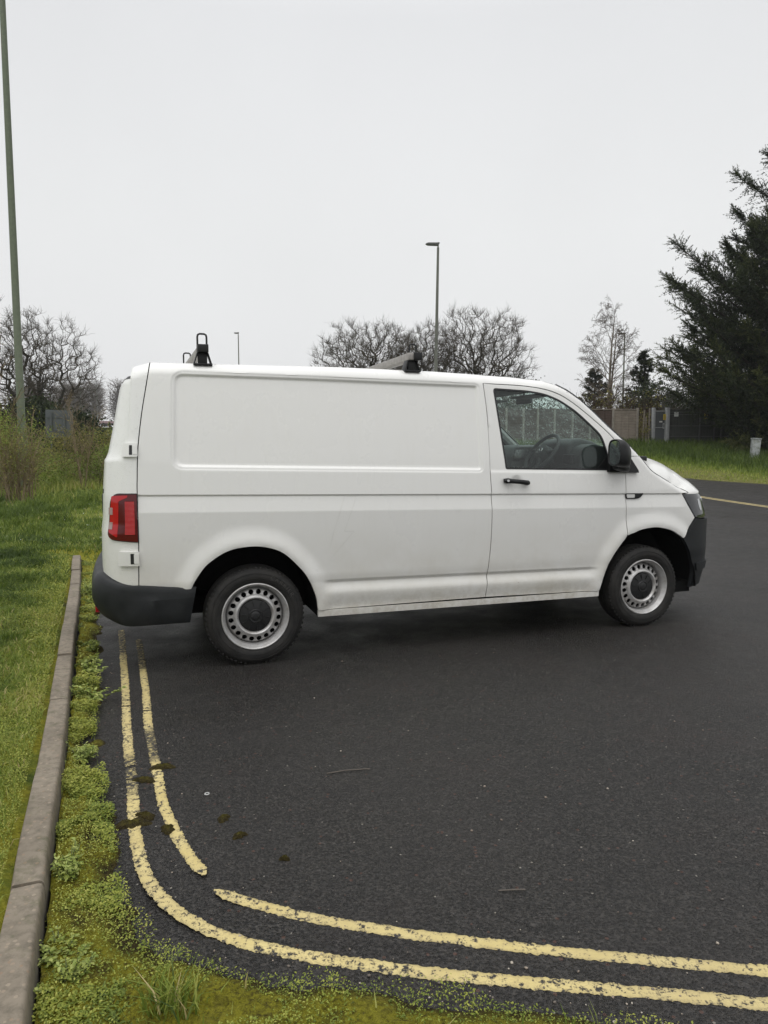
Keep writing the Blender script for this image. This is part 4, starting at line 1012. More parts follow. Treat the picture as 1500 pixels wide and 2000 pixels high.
kerb = m.build('kerb', KERB, None, True, 50); tag(kerb, kind='structure')

# yellow lines
def line(name, pts, w, zz=.0016, seed=0, gaps=(), tap=(0, 0), wear=()):
    p = smooth_path(pts, 30); r_ = np.random.default_rng(seed)
    P = np.array(p); s = np.concatenate([[0], np.cumsum(np.hypot(*np.diff(P, axis=0).T))])
    n = int(s[-1] / .0075); q = np.linspace(0, s[-1], n); X = np.interp(q, s, P[:, 0]); Y = np.interp(q, s, P[:, 1])
    tx, ty_ = np.gradient(X), np.gradient(Y); l = np.hypot(tx, ty_); nx, ny = -ty_ / l, tx / l
    def nzz(k): 
        a = r_.normal(0, 1, n); a = np.convolve(a, np.ones(k) / k, 'same') * math.sqrt(k); return a
    wl_ = w / 2 + .0016 * nzz(1) + .0013 * nzz(2) + .0008 * nzz(12); wr = w / 2 + .0016 * nzz(1) + .0013 * nzz(2) + .0008 * nzz(12)
    if tap[0]: k = np.clip(q / tap[0], 0, 1) ** .5; wl_ *= k; wr *= k
    if tap[1]: k = np.clip((s[-1] - q) / tap[1], 0, 1) ** .5; wl_ *= k; wr *= k
    ss = np.array([-1, -.9, -.4, 0, .4, .9, 1]); V = []; ng = len(ss)
    wv = np.zeros(n)
    for (a, b_) in wear: wv = np.maximum(wv, sstep(a - .08, a + .08, q) * (1 - sstep(b_ - .08, b_ + .08, q)))
    for i in range(n):
        for u in ss:
            o = u * (wl_[i] if u > 0 else wr[i]); x, y = X[i] + nx[i] * o, Y[i] + ny[i] * o
            V.append((x, y, h1(x, y) + (zz if abs(u) < .95 else .0005) + .0006 * r_.normal()))
    F_ = []
    for i in range(n - 1):
        if any(a < q[i] < b_ for a, b_ in gaps): continue
        for k in range(ng - 1): F_.append((i * ng + k, i * ng + k + 1, (i + 1) * ng + k + 1, (i + 1) * ng + k))
    F_ = np.array(F_)[:, ::-1]
    o = mk_fast(name, np.array(V), F_, YLINE, 4, True, None, {'wear': (wv[:, None] + .34 * np.array([1, .8, .0, 0, .0, .8, 1])[None, :]).clip(0, 1).ravel()}); tag(o, kind='structure'); return o
OUT = [(-2.16, 5.66), (-1.59, 4.2), (-1.35, 3.57), (-1.105, 2.96), (-.955, 2.575), (-.83, 2.325), (-.70, 2.165), (-.565, 2.06), (-.42, 1.99), (-.23, 1.935), (0, 1.888), (.22, 1.853), (.5, 1.82), (.77, 1.788), (1.03, 1.755), (1.6, 1.69), (2.6, 1.58)]
line('yellow_line', OUT, .047, seed=1, gaps=((1.83, 1.842), (2.66, 2.69), (2.80, 2.815)), wear=((0, .75), (2.55, 2.95)))
line('yellow_line', [(-1.92, 5.38), (-1.50, 4.29), (-1.26, 3.64), (-1.06, 3.15), (-.925, 2.82), (-.80, 2.585), (-.71, 2.44), (-.625, 2.325)], .045, seed=2, gaps=((.30, .33), (1.60, 1.615), (2.35, 2.36)), tap=(.02, .05), wear=((0, .8), (1.9, 2.3)))
line('yellow_line', [(-.575, 2.245), (-.42, 2.17), (-.24, 2.105), (0, 2.045), (.23, 2.0), (.53, 1.95), (.82, 1.91), (1.09, 1.875), (1.6, 1.81), (2.6, 1.70)], .045, seed=3, tap=(.06, 0))
for dx in (0, .17): line('yellow_line', [(7.6 + dx, 24.5), (8.3 + dx, 21.4), (8.69 + dx, 19.3), (9.22 + dx, 17.0), (10.2 + dx, 13)], .085, seed=5 + int(dx * 10))

# moss bed along the kerb foot and the near edge of the road
EM = [(-3.62, 9.0), (-3.0, 7.4), (-2.42, 5.84), (-1.76, 4.2), (-1.46, 3.44), (-1.15, 2.86), (-.97, 2.42), (-.81, 2.08), (-.67, 1.95), (-.54, 1.89), (-.38, 1.845), (-.22, 1.815), (-.08, 1.805), (.13, 1.765), (.33, 1.73), (.6, 1.66), (1.0, 1.50), (1.5, 1.40)]
MP = [(1.5, .3)] + [(-.3, .25)] + [(x + .012, y) for x, y in KERB_I] + EM
def vnoise(x, y, sc_, seed):
    r_ = np.random.default_rng(seed); T_ = r_.random((64, 64)); x = x * sc_; y = y * sc_; xi = np.floor(x).astype(int); yi = np.floor(y).astype(int); fx = x - xi; fy = y - yi; fx = fx * fx * (3 - 2 * fx); fy = fy * fy * (3 - 2 * fy)
    g_ = lambda a, b: T_[a % 64, b % 64]
    return (g_(xi, yi) * (1 - fx) + g_(xi + 1, yi) * fx) * (1 - fy) + (g_(xi, yi + 1) * (1 - fx) + g_(xi + 1, yi + 1) * fx) * fy
def fbm(x, y, sc_, seed, o=4):
    t = 0; a = .5
    for k in range(o): t = t + a * vnoise(x, y, sc_ * 2 ** k, seed + k); a *= .5
    return t / (1 - .5 ** o)
def moss_h(x, y):
    P_ = np.stack([x, y], 1); d = sdf(P_, MP); dk = pdist(P_, KERB_I, False)
    de = np.where(inpoly(P_, MP), pdist(P_, EM, False), -pdist(P_, EM, False))
    m_ = sstep(-.02, .13, de + .24 * (fbm(x, y, 7, 3) - .5) * (.45 + .55 * sstep(1.9, 2.2, y)) + .03 * sstep(2.0, 1.8, y))
    return m_
def m_moss():
    t = NT('road_edge_moss'); v = t.pos(); n1 = t.noise(v, 7, 6, .7); n2 = t.noise(v, 70, 5, .7); n3 = t.noise(v, 2.2, 4)
    c = t.ramp(t.math('ADD', t.math('MULTIPLY', n2, .6), t.math('MULTIPLY', n1, .4)), [(.28, (.020, .017, .007)), (.40, (.10, .085, .014)), (.50, (.25, .235, .022)), (.66, (.40, .37, .045))])
    br = t.ramp(n2, [(.3, (.014, .011, .008)), (.7, (.065, .045, .022))])
    c = t.mix(t.mr(n1, .53, .68, 0, .85), c, br)
    c = t.mix(t.mr(t.attr('edge'), .3, .9, .9, 0), c, br)
    return t.done(t.pr(base=c, rough=.95, spec=.15, normal=t.bump(t.math('ADD', n2, t.noise(v, 190, 4, .7)), 1., .022)))
MOSS = m_moss()
mg = np.concatenate([gridp(-1.9, 1.5, .6, 4.2, .014), gridp(-4.1, -1.5, 4.2, 9.0, .035)])
mg = mg[inpoly(mg, [(p[0] + (.12 if i < 900 else 0), p[1]) for i, p in enumerate(MP)]) | inpoly(mg, MP)]
mg = mg[(mg[:, 1] > -.547 * 0 + .9)]
mh = moss_h(mg[:, 0], mg[:, 1]); k = mh > .001; mg = mg[k]; mh = mh[k]
rv, _, rf, *_ = delaunay_2d_cdt([Vector(p) for p in mg], [], [], 0, 1e-6)
P = np.array([tuple(v) for v in rv]); F_ = np.array([f for f in rf if len(f) == 3])
el = np.max([np.hypot(*(P[F_[:, i]] - P[F_[:, (i + 1) % 3]]).T) for i in range(3)], 0); F_ = F_[el < np.where(P[F_[:, 0], 1] > 4.15, .12, .05)]
mh = moss_h(P[:, 0], P[:, 1]); zt = -.010 + mh * (.016 + .030 * fbm(P[:, 0], P[:, 1], 16, 9) + .02 * fbm(P[:, 0], P[:, 1], 60, 19, 2))
mo = mk_fast('moss_bed', np.stack([P[:, 0], P[:, 1], zt + hgt(P[:, 0], P[:, 1])], 1), F_, MOSS, 3, True, None, {'edge': mh})
tag(mo, 'yellow green moss spreading from the kerb foot over the road edge', 'moss', kind='stuff')

# ------------------------------------------------------------------ grass, leaves, weeds
def m_leaf(name, stops, rough=.55, trans=.35, spec=.35):
    t = NT(name); a = t.attr('tint')
    c = t.ramp(a, stops)
    d = t.pr(base=c, rough=rough, spec=spec); tr = t.node('BsdfTranslucent', {'Color': c}).outputs[0]
    return t.done(t.node('MixShader', {0: trans, 1: d, 2: tr}).outputs[0])
GRASS = m_leaf('grass_blades', [(0, (.045, .078, .012)), (.35, (.140, .200, .030)), (.65, (.28, .33, .065)), (.85, (.42, .405, .115)), (1, (.50, .41, .20))])
MOSSLF = m_leaf('chickweed_leaf', [(0, (.10, .12, .014)), (.5, (.27, .29, .040)), (1, (.46, .44, .11))])
GCOV = m_leaf('ground_cover_leaf', [(0, (.055, .085, .012)), (.35, (.15, .20, .030)), (.65, (.30, .33, .050)), (1, (.48, .47, .12))])
def blades(P, h, w, lean, tint, az=None, seg=2, zf=None):
    n = len(P); az = rng.random(n) * 2 * math.pi if az is None else az
    la = rng.random(n) * 2 * math.pi
    z0 = zf(P[:, 0], P[:, 1]) if zf is not None else P[:, 2]
    wx, wy = np.cos(az) * w / 2, np.sin(az) * w / 2; lx, ly_ = np.cos(la) * lean * h, np.sin(la) * lean * h
    b = np.stack([P[:, 0], P[:, 1], z0], 1)
    c1 = b + np.stack([lx * .3, ly_ * .3, h * .55], 1); c2 = b + np.stack([lx, ly_, h * np.sqrt(np.clip(1 - .45 * lean ** 2, .2, 1))], 1)
    W = np.stack([wx, wy, 0 * wx], 1)
    V = np.stack([b - W, b + W, c1 + W * .75, c1 - W * .75, c2], 1).reshape(-1, 3)
    i = np.arange(n)[:, None] * 5
    F_ = np.concatenate([i + [0, 1, 2], i + [0, 2, 3], i + [3, 2, 4]], 0)
    return V, F_, np.repeat(tint, 5)
def left_region(x, y): return (x < kerb_x(y) - .10) | (y > 9.1)
def scatter_left(n, y0, y1, x0f, x1f):
    y = y0 + (y1 - y0) * rng.random(n); x = x0f(y) + (x1f(y) - x0f(y)) * rng.random(n); return np.stack([x, y], 1)
AV = []; 
def gadd(P, hm, wm, leanm, tintf, zf=gz):
    k = len(P); V, F_, tn = blades(P, hm * (.5 + rng.random(k)), wm * (.7 + .6 * rng.random(k)), leanm * (.3 + rng.random(k)), tintf(P), zf=zf); AV.append((V, F_, tn))
def tint_left(P):
    f = fbm(P[:, 0], P[:, 1], .9, 31); f2 = fbm(P[:, 0], P[:, 1], 4, 41); d = pdist(P, KERB_I, False)
    f3 = fbm(P[:, 0], P[:, 1], 1.7, 61); return np.clip(.02 + .95 * (f - .25) + .7 * (f2 - .5) - .30 * sstep(.48, .66, f3) + .26 * (1 - sstep(.1, .8, d)) + .42 * (rng.random(len(P)) < .10) + rng.normal(0, .13, len(P)), 0, 1)
def thin(P, p): return P[rng.random(len(P)) < p]
kb = lambda y: np.where(y < 9.0, kerb_x(y) - .13, -3.3)
def left_pts(n, y0, y1, wid):
    P = scatter_left(n, y0, y1, lambda y: np.minimum(-.56 * y - .5, kb(y) - .8), kb)
    d = pdist(P, KERB_I, False); f = fbm(P[:, 0], P[:, 1], 3.0, 51)
    keep = rng.random(len(P)) < np.clip(.12 + 1.15 * sstep(.05, .75, d) * sstep(.34, .62, f + .18 * sstep(.3, 1.0, d)), 0, 1)
    return P[keep]
gadd(left_pts(52000, .9, 4.0, 0), .036, .0042, .9, tint_left)
gadd(left_pts(60000, 3.5, 7.5, 0), .045, .006, .9, tint_left)
P = left_pts(42000, 7.0, 13.0, 0); gadd(P[inpoly(P, GP)], .062, .010, .9, tint_left)
def scat(n, x0, x1, y0, y1):
    P = np.stack([x0 + (x1 - x0) * rng.random(n), y0 + (y1 - y0) * rng.random(n)], 1); return P[inpoly(P, GP)]
P = scat(42000, -16, -1, 9.5, 20); P = P[(P[:, 0] > -.62 * P[:, 1] - 1)]; gadd(P, .10, .016, .8, lambda P: np.clip(tint_left(P) + .12, 0, 1))
# long pale grass in front of the scrub
P = scat(38000, -18, -2, 17.0, 27.5); f = fbm(P[:, 0], P[:, 1], .6, 71); P = P[rng.random(len(P)) < sstep(.25, .6, f)]
gadd(P, .26, .022, .75, lambda P: np.clip(.50 + .7 * (fbm(P[:, 0], P[:, 1], 1.1, 77) - .42) + rng.normal(0, .13, len(P)), 0, 1))
# tussocks
for k in range(70):
    y = rng.uniform(9.5, 19) if k < 30 else rng.uniform(1.8, 9); x = rng.uniform(-.56 * y - .5, -.36 * y - .9) if k < 30 else float(kerb_x(y)) - rng.uniform(.3, 1.6); n = 260 if k < 30 else 130
    sg_ = .16 if k < 30 else .05; Q = np.stack([x + rng.normal(0, sg_, n), y + rng.normal(0, sg_, n)], 1); Q = Q[inpoly(Q, GP)]; t0 = rng.uniform(.1, .45)
    if len(Q): gadd(Q, rng.uniform(.12, .24) if k < 30 else rng.uniform(.05, .10), .014 if k < 30 else .005, .8, lambda P: np.clip(t0 + rng.normal(0, .1, len(P)), 0, 1))
# right bank
P = scat(60000, 3, 26, 23, 34.2); d = pdist(P, EDGE, False); P = P[rng.random(len(P)) < .30 + .7 * sstep(1.2, 4.0, d)]
d = pdist(P, EDGE, False); V, F_, tn = blades(P, (.09 + .20 * sstep(1.5, 4.8, d)) * (.5 + rng.random(len(P))), .03 * (.7 + .6 * rng.random(len(P))), .8 * rng.random(len(P)), np.clip(.62 - .50 * sstep(1.5, 4.2, d) + rng.normal(0, .10, len(P)) + .3 * (fbm(P[:, 0], P[:, 1], .7, 5) - .5), 0, 1), zf=gz); AV.append((V, F_, tn))
V = np.concatenate([a[0] for a in AV]); off = np.cumsum([0] + [len(a[0]) for a in AV[:-1]]); F_ = np.concatenate([a[1] + o for a, o in zip(AV, off)]); tn = np.concatenate([a[2] for a in AV])
tag(mk_fast('grass', V, F_, GRASS, 3, False, None, {'tint': tn}), 'short green grass growing on the verges', 'grass', kind='stuff')

# leafy ground cover on the moss bed: many tiny rounded leaves
def leaves(P, z, size, tilt, tint):
    n = len(P); az = rng.random(n) * 2 * math.pi; d = np.stack([np.cos(az), np.sin(az), np.zeros(n)], 1); s_ = np.stack([-np.sin(az), np.cos(az), np.zeros(n)], 1)
    up = np.array([0, 0, 1.]); t_ = tilt * (rng.random(n) * 1.4 - .3); d = d * np.cos(t_)[:, None] + up * np.sin(t_)[:, None]
    b = np.stack([P[:, 0], P[:, 1], z], 1); L_ = size[:, None]
    V = np.stack([b, b + d * L_ * .45 + s_ * L_ * .30 + up * L_ * .06, b + d * L_ - up * L_ * .05, b + d * L_ * .45 - s_ * L_ * .30 + up * L_ * .06], 1).reshape(-1, 3)
    i = np.arange(n)[:, None] * 4; return V, np.concatenate([i + [0, 1, 2], i + [0, 2, 3]]), np.repeat(tint, 4)
AV = []
P = np.concatenate([np.stack([rng.uniform(-1.9, 1.5, 330000), rng.uniform(1.0, 4.6, 330000)], 1), np.stack([rng.uniform(-4.1, -1.6, 30000), rng.uniform(4.2, 9.0, 30000)], 1)])
P = P[inpoly(P, [(x + .02, y) for x, y in MP])]; dk = pdist(P, KERB_I, False); de = pdist(P, EM, False)
f = fbm(P[:, 0], P[:, 1], 5, 91); dens_ = sstep(.43, .64, f + .30 * (1 - sstep(.04, .30, dk)) + .22 * sstep(3.2, 1.9, P[:, 1]) + .30 * sstep(2.0, 1.82, P[:, 1]) - .30 * (1 - sstep(.02, .16, de)) + .12 * sstep(4, 5.5, P[:, 1]))
k = rng.random(len(P)) < dens_; P = P[k]; f = f[k]; dk = dk[k]
hh = (.014 + .075 * sstep(.45, .8, f + .22 * (1 - sstep(.05, .3, dk)))) * rng.random(len(P)); z = hgt(P[:, 0], P[:, 1]) + .012 + hh
sz = (.0042 + .0062 * rng.random(len(P)) ** 1.5) * np.where(P[:, 1] > 4.2, 2.2, 1)
Q = np.concatenate([scatter_left(120000, 1.0, 4.6, lambda y: kerb_x(y) + .012, lambda y: kerb_x(y) + .42), scatter_left(42000, 4.6, 9.0, lambda y: kerb_x(y) + .012, lambda y: kerb_x(y) + .30)])
Q = Q[inpoly(Q, MP)]; fq = fbm(Q[:, 0], Q[:, 1], 7, 191); dq = pdist(Q, KERB_I, False); Q = Q[fbm(Q[:, 0], Q[:, 1], 2.6, 291, 3) < .60]; fq = fbm(Q[:, 0], Q[:, 1], 7, 191); dq = pdist(Q, KERB_I, False); Q = Q[rng.random(len(Q)) < sstep(.46, .78, fq + .14 * (1 - sstep(.04, .22, dq)) - .10 * sstep(.2, .36, dq))]
fq = fbm(Q[:, 0], Q[:, 1], 7, 191); dq = pdist(Q, KERB_I, False); hq = (.010 + .042 * sstep(.42, .80, fq + .05) * (.35 + .65 * vnoise(Q[:, 0], Q[:, 1], 34, 77))) * (1 - .6 * sstep(.05, .28, dq)); zq = hgt(Q[:, 0], Q[:, 1]) + .015 + hq * rng.random(len(Q)) ** .7
AV.append(leaves(Q, zq, (.0065 + .009 * rng.random(len(Q))) * np.where(Q[:, 1] > 4.2, 1.7, 1), .7, np.clip(.47 + .75 * (fbm(Q[:, 0], Q[:, 1], 3, 44) - .5) + 6.0 * (zq - hgt(Q[:, 0], Q[:, 1]) - .03) + rng.normal(0, .13, len(Q)), 0, 1)))
AV.append(leaves(P, z, sz, .8, np.clip(.45 + .25 * rng.normal(0, 1, len(P)) * .6 + .5 * (fbm(P[:, 0], P[:, 1], 2.2, 12) - .5) + 4.0 * (hh - .016), 0, 1)))
P = left_pts(170000, .9, 9.0, 0); 
P = np.concatenate([P, scatter_left(110000, .9, 8.6, lambda y: kb(y) - .55, kb)]); d = pdist(P, KERB_I, False); f2 = fbm(P[:, 0], P[:, 1], 6, 93)
P = P[rng.random(len(P)) < np.clip(sstep(.30, .60, f2 + .25 * (1 - sstep(.15, .5, d))), np.where(d < .6, .12, .02), 1)]; d = pdist(P, KERB_I, False)
V, F_, tn = leaves(P, gz(P[:, 0], P[:, 1]) + .004 + .016 * rng.random(len(P)), (.004 + .006 * rng.random(len(P))) * np.clip(P[:, 1] / 2.6, 1, 2.6), .9, np.clip(.30 + .35 * (1 - sstep(.1, .6, d)) + .5 * (fbm(P[:, 0], P[:, 1], 3, 95) - .5) + rng.normal(0, .16, len(P)), 0, 1))
AV.append((V, F_, tn)); off = np.cumsum([0] + [len(a[0]) for a in AV[:-1]])
V = np.concatenate([a[0] for a in AV]); F_ = np.concatenate([a[1] + o for a, o in zip(AV, off)]); tn = np.concatenate([a[2] for a in AV])
tag(mk_fast('ground_cover', V, F_, GCOV, 3, False, None, {'tint': tn}), 'tiny leafed green ground cover between the kerb and the tarmac', 'ground cover', kind='stuff')
# sparse grass blades coming through the ground cover
P = np.stack([rng.uniform(-3.2, 1.2, 16000), rng.uniform(1.0, 7.0, 16000)], 1); P = P[inpoly(P, MP)]; P = P[rng.random(len(P)) < .25 + .5 * sstep(2.0, 1.4, P[:, 1])]
V, F_, tn = blades(P, .05 * (.4 + rng.random(len(P))), .0035 + .002 * rng.random(len(P)), .9 * rng.random(len(P)), np.clip(.5 + rng.normal(0, .17, len(P)), 0, 1), zf=lambda x, y: hgt(x, y) + .008)
tag(mk_fast('sparse_grass', V, F_, GRASS, 3, False, None, {'tint': tn}), 'thin grass blades growing out of the moss by the kerb', 'grass', kind='stuff')

# larger weeds at the kerb foot, each a plant of its own
WEEDLF = m_leaf('weed_leaf', [(0, (.09, .13, .02)), (.5, (.24, .31, .065)), (1, (.44, .48, .15))])
STEMM = simple('weed_stem', (.10, .12, .04), .7)
def weed(x, y, r_, h_, n, lab, seed, wide=.32, stems=6):
    n = int(n * 3.2); stems = int(stems * 1.8); r_ *= 1.1
    rg = np.random.default_rng(seed); V = []; F_ = []; tn = []; SB = MB()
    st = [(rg.normal(0, r_ * .45), rg.normal(0, r_ * .45), h_ * rg.uniform(.5, 1.1)) for _ in range(stems)]
    for sx, sy, sh in st: SB.tube([(sx * .3, sy * .3, 0), (sx * .7, sy * .7, sh * .6), (sx, sy, sh)], [.0028, .002, .0012], 5)
    for k in range(n):
        sx, sy, sh = st[k % stems]; t = rg.random() ** .8; b = np.array([sx * (.3 + .7 * t), sy * (.3 + .7 * t), sh * t]); az = rg.random() * 6.283; L_ = r_ * rg.uniform(.16, .36) * (1.1 - .5 * t)
        el = rg.uniform(-.1, .9); d = np.array([math.cos(az) * math.cos(el), math.sin(az) * math.cos(el), math.sin(el)]); s_ = np.array([-math.sin(az), math.cos(az), 0]); up = np.array([0, 0, 1.])
        w = L_ * wide; drop = L_ * .25
        pts = [b, b + d * L_ * .35 + s_ * w * .8, b + d * L_ * .7 + s_ * w * .75 - up * drop * .3, b + d * L_ - up * drop, b + d * L_ * .7 - s_ * w * .75 - up * drop * .3, b + d * L_ * .35 - s_ * w * .8, b + d * L_ * .4 - up * w * .25, b + d * L_ * .72 - up * (drop * .3 + w * .2)]
        i = len(V); V += pts; F_ += [(i, i + 1, i + 6), (i, i + 6, i + 5), (i + 1, i + 2, i + 7), (i + 1, i + 7, i + 6), (i + 6, i + 7, i + 4), (i + 6, i + 4, i + 5), (i + 2, i + 3, i + 7), (i + 7, i + 3, i + 4)]
        tn += [float(np.clip(rg.normal(.5, .2) + .25 * t, 0, 1))] * 8
    e = empty('weed_plant', (x, y, h1(x, y) + .01)); tag(e, lab, 'weed', 'weeds at the kerb foot')
    mk_fast('leaves', np.array(V), np.array(F_), WEEDLF, 3, False, e, {'tint': tn}); SB.build('stem', STEMM, e, True)
weed(-1.075, 2.27, .105, .085, 130, 'bushy pale green weed against the kerb below the second kerb joint', 1, .25, 10)
weed(-1.42, 3.20, .11, .07, 90, 'spiky green weed leaning on the kerb beside a mossy gap', 2, .2, 8)
weed(-1.74, 4.02, .13, .09, 100, 'leafy green weed at the kerb foot level with the start of the yellow lines', 3, .3, 8)
weed(-1.93, 4.50, .13, .08, 90, 'dark leaved weed at the kerb foot just in front of the van bumper', 4, .36, 8)
weed(-.93, 1.90, .085, .06, 110, 'low feathery weed hugging the kerb between two larger weeds', 5, .3, 9)
weed(-.86, 1.80, .075, .075, 90, 'broad leaved light green weed at the kerb foot nearest the camera', 6, .3, 7)
weed(-2.92, 6.95, .16, .16, 140, 'grey green feathery weed on the kerb end beside the rear bumper', 7, .14, 12)
# grass tuft with browned tips
P = np.stack([rng.normal(-.555, .035, 150), rng.normal(1.70, .022, 150)], 1)
V, F_, tn = blades(P, .13 * (.5 + .7 * rng.random(150)), .0055 + 0 * P[:, 0], .95 * (.3 + .7 * rng.random(150)), np.clip(.45 + rng.normal(0, .22, 150), 0, 1), zf=lambda x, y: 0 * x + .008)
tag(mk_fast('grass_tuft', V, F_, GRASS, 3, False, None, {'tint': tn}), 'long bladed grass tuft with browned tips at the near road edge', 'grass tuft')
# daisies
P = scat(260, -9, -3, 9.6, 17); f = fbm(P[:, 0], P[:, 1], .8, 15); P = P[rng.random(len(P)) < sstep(.4, .6, f) + .15]; DZ = gz(P[:, 0], P[:, 1]) + .07
V, F_, tn = leaves(P, DZ, .026 + 0 * P[:, 0], .3, 0 * P[:, 0]); V2, F2, t2 = leaves(P + .006, DZ, .026 + 0 * P[:, 0], .3, 0 * P[:, 0])
tag(mk_fast('daisies', np.concatenate([V, V2]), np.concatenate([F_, F2 + len(V)]), simple('daisy_petals', (.75, .76, .72), .7), 3), 'tiny white daisies dotted over the grass beyond the kerb', 'daisies', kind='stuff')

# loose grit on the tarmac
def stones(n, xf, szf, mat, name, lab, cat):
    P = xf(n); n = len(P); ico = []
    bm = bmesh.new(); bmesh.ops.create_icosphere(bm, subdivisions=1, radius=1); iv = np.array([tuple(v.co) for v in bm.verts]); fi = np.array([[v.index for v in f.verts] for f in bm.faces]); bm.free()
    s_ = szf(n); V = []
    for k in range(n):
        q = iv * (1 + .3 * (rng.random((len(iv), 1)) - .5)) * s_[k] * np.array([1, rng.uniform(.6, 1), rng.uniform(.4, .7)]); a = rng.random() * 6.28; c, d = math.cos(a), math.sin(a)
        q = np.stack([q[:, 0] * c - q[:, 1] * d, q[:, 0] * d + q[:, 1] * c, q[:, 2]], 1) + [P[k, 0], P[k, 1], h1(P[k, 0], P[k, 1]) + s_[k] * .3]; V.append(q)
    F_ = np.concatenate([fi + i * len(iv) for i in range(n)])
    tag(mk_fast(name, np.concatenate(V), F_, mat, 3, False, None, {'tint': np.repeat(rng.random(n), len(iv))}), lab, cat, kind='stuff')
def gx(n):
    y = 1.55 + 5.5 * rng.random(n) ** 2.0; P = np.stack([rng.uniform(-1.2, .62, n) * y * .9, y], 1); e = pdist(P, EM, False)
    P = P[(~inpoly(P, MP)) & inpoly(P, AP)]; e = pdist(P, EM, False); return P[rng.random(len(P)) < .10 + .9 * np.exp(-e / .16)]
STONE = m_leaf('grit_stone', [(0, (.10, .09, .08)), (.5, (.24, .19, .15)), (1, (.42, .38, .32))], .7, .0)
stones(2600, gx, lambda n: .0022 + .0045 * rng.random(n) ** 2.5, STONE, 'loose_grit', 'pale loose grit scattered over the tarmac', 'grit')
# clumps of moss on the tarmac
def clump(x, y, r_, lab, seed):
    rg = np.random.default_rng(seed); V = []; F_ = []; n = 26; ms = 7
    for i in range(ms + 1):
        for k in range(n):
            a = 2 * math.pi * k / n; rr_ = r_ * (i / ms) * (1 + .35 * math.sin(a * 2 + seed) + .2 * math.sin(5 * a + seed * 2)); V.append((rr_ * math.cos(a) * 1.25, rr_ * math.sin(a), max(-.003, .013 * (1 - (i / ms) ** 2) + rg.normal(0, .0016)) if i < ms else -.003))
    for i in range(ms):
        for k in range(n): F_.append((i * n + k, (i + 1) * n + k, (i + 1) * n + (k + 1) % n, i * n + (k + 1) % n))
    o = mk_fast('moss_clump', np.array(V), np.array(F_), MOSS, 4, True, None, {'edge': np.repeat(np.linspace(.5, .2, ms + 1), n)}); o.location = (x, y, .003); tag(o, lab, 'moss clump', 'moss clumps on the tarmac')
for i, (px_, py_, r_, lab) in enumerate([(-1.035, 3.16, .035, 'dark moss clump on the inner yellow line, larger of the two touching it'), (-1.075, 3.03, .032, 'brown moss clump beside the inner yellow line below the larger one'), (-.965, 2.72, .030, 'green topped moss clump between the two yellow lines'), (-.845, 2.62, .026, 'dark moss clump against the left edge of the inner yellow line'), (-.645, 2.70, .022, 'round brown moss clump alone on the tarmac right of the inner line'), (-.555, 2.575, .020, 'flat brown moss clump on open tarmac nearest the line gap'), (-1.00, 2.66, .045, 'wide mossy clump covering the worn outer yellow line'), (-.36, 2.42, .012, 'smallest moss crumb alone on open tarmac')]):
    clump(px_, py_, r_, lab, i + 1)
# twigs and a washer
TW = simple('dead_twig', (.10, .085, .07), .8)
for pts, lab in (([(-.262, 3.09), (-.18, 3.115), (-.09, 3.135), (-.065, 3.13)], 'thin dark twig lying on open tarmac below the middle of the van'), ([(.385, 2.235), (.44, 2.235), (.475, 2.24)], 'short straight pale twig lying on tarmac right of the line gap')):
    m = MB(); m.tube([(x, y, .004 + .003 * (i % 2)) for i, (x, y) in enumerate(pts)], .0024, 6); tag(m.build('twig', TW, None, True), lab, 'twig', 'twigs on the tarmac')
m = MB(); m.tube([(.009 * math.cos(t), .009 * math.sin(t), 0) for t in np.linspace(0, 6.283, 20)], .0024, 6, False)
o = m.build('plastic_ring', simple('white_plastic', (.42, .42, .41), .5), None, True, loc=(-.762, 2.90, .004)); tag(o, 'tiny white plastic ring lying on the tarmac beside the inner yellow line', 'ring')

# ------------------------------------------------------------------ trees and shrubs
def m_bark(name, a, b, sc_=6):
    t = NT(name); v = t.pos(); n = t.noise(v, sc_, 5, .7); return t.done(t.pr(base=t.mix(t.mr(n, .35, .68), a, b), rough=.95, spec=.1, normal=t.bump(n, .6, .03)))
BARK = m_bark('oak_bark', (.030, .027, .021), (.062, .056, .042)); TWIG = m_bark('hazed_bare_twigs', (.052, .044, .034), (.098, .083, .062))  # twig tone lightened to put haze into the colour
BIRCH = m_bark('birch_bark', (.12, .10, .08), (.24, .20, .155), 3); BIRCHT = m_bark('birch_twigs', (.085, .070, .058), (.14, .115, .095))
MOSSBARK = m_bark('mossy_bark', (.085, .072, .032), (.15, .125, .06), 8); BROWNT = m_bark('brown_stems', (.14, .105, .062), (.29, .23, .145), 9)
REDT = m_bark('russet_twigs', (.050, .033, .024), (.085, .056, .040), 3); GREYT = m_bark('lichen_twigs', (.10, .098, .082), (.17, .165, .14), 4)
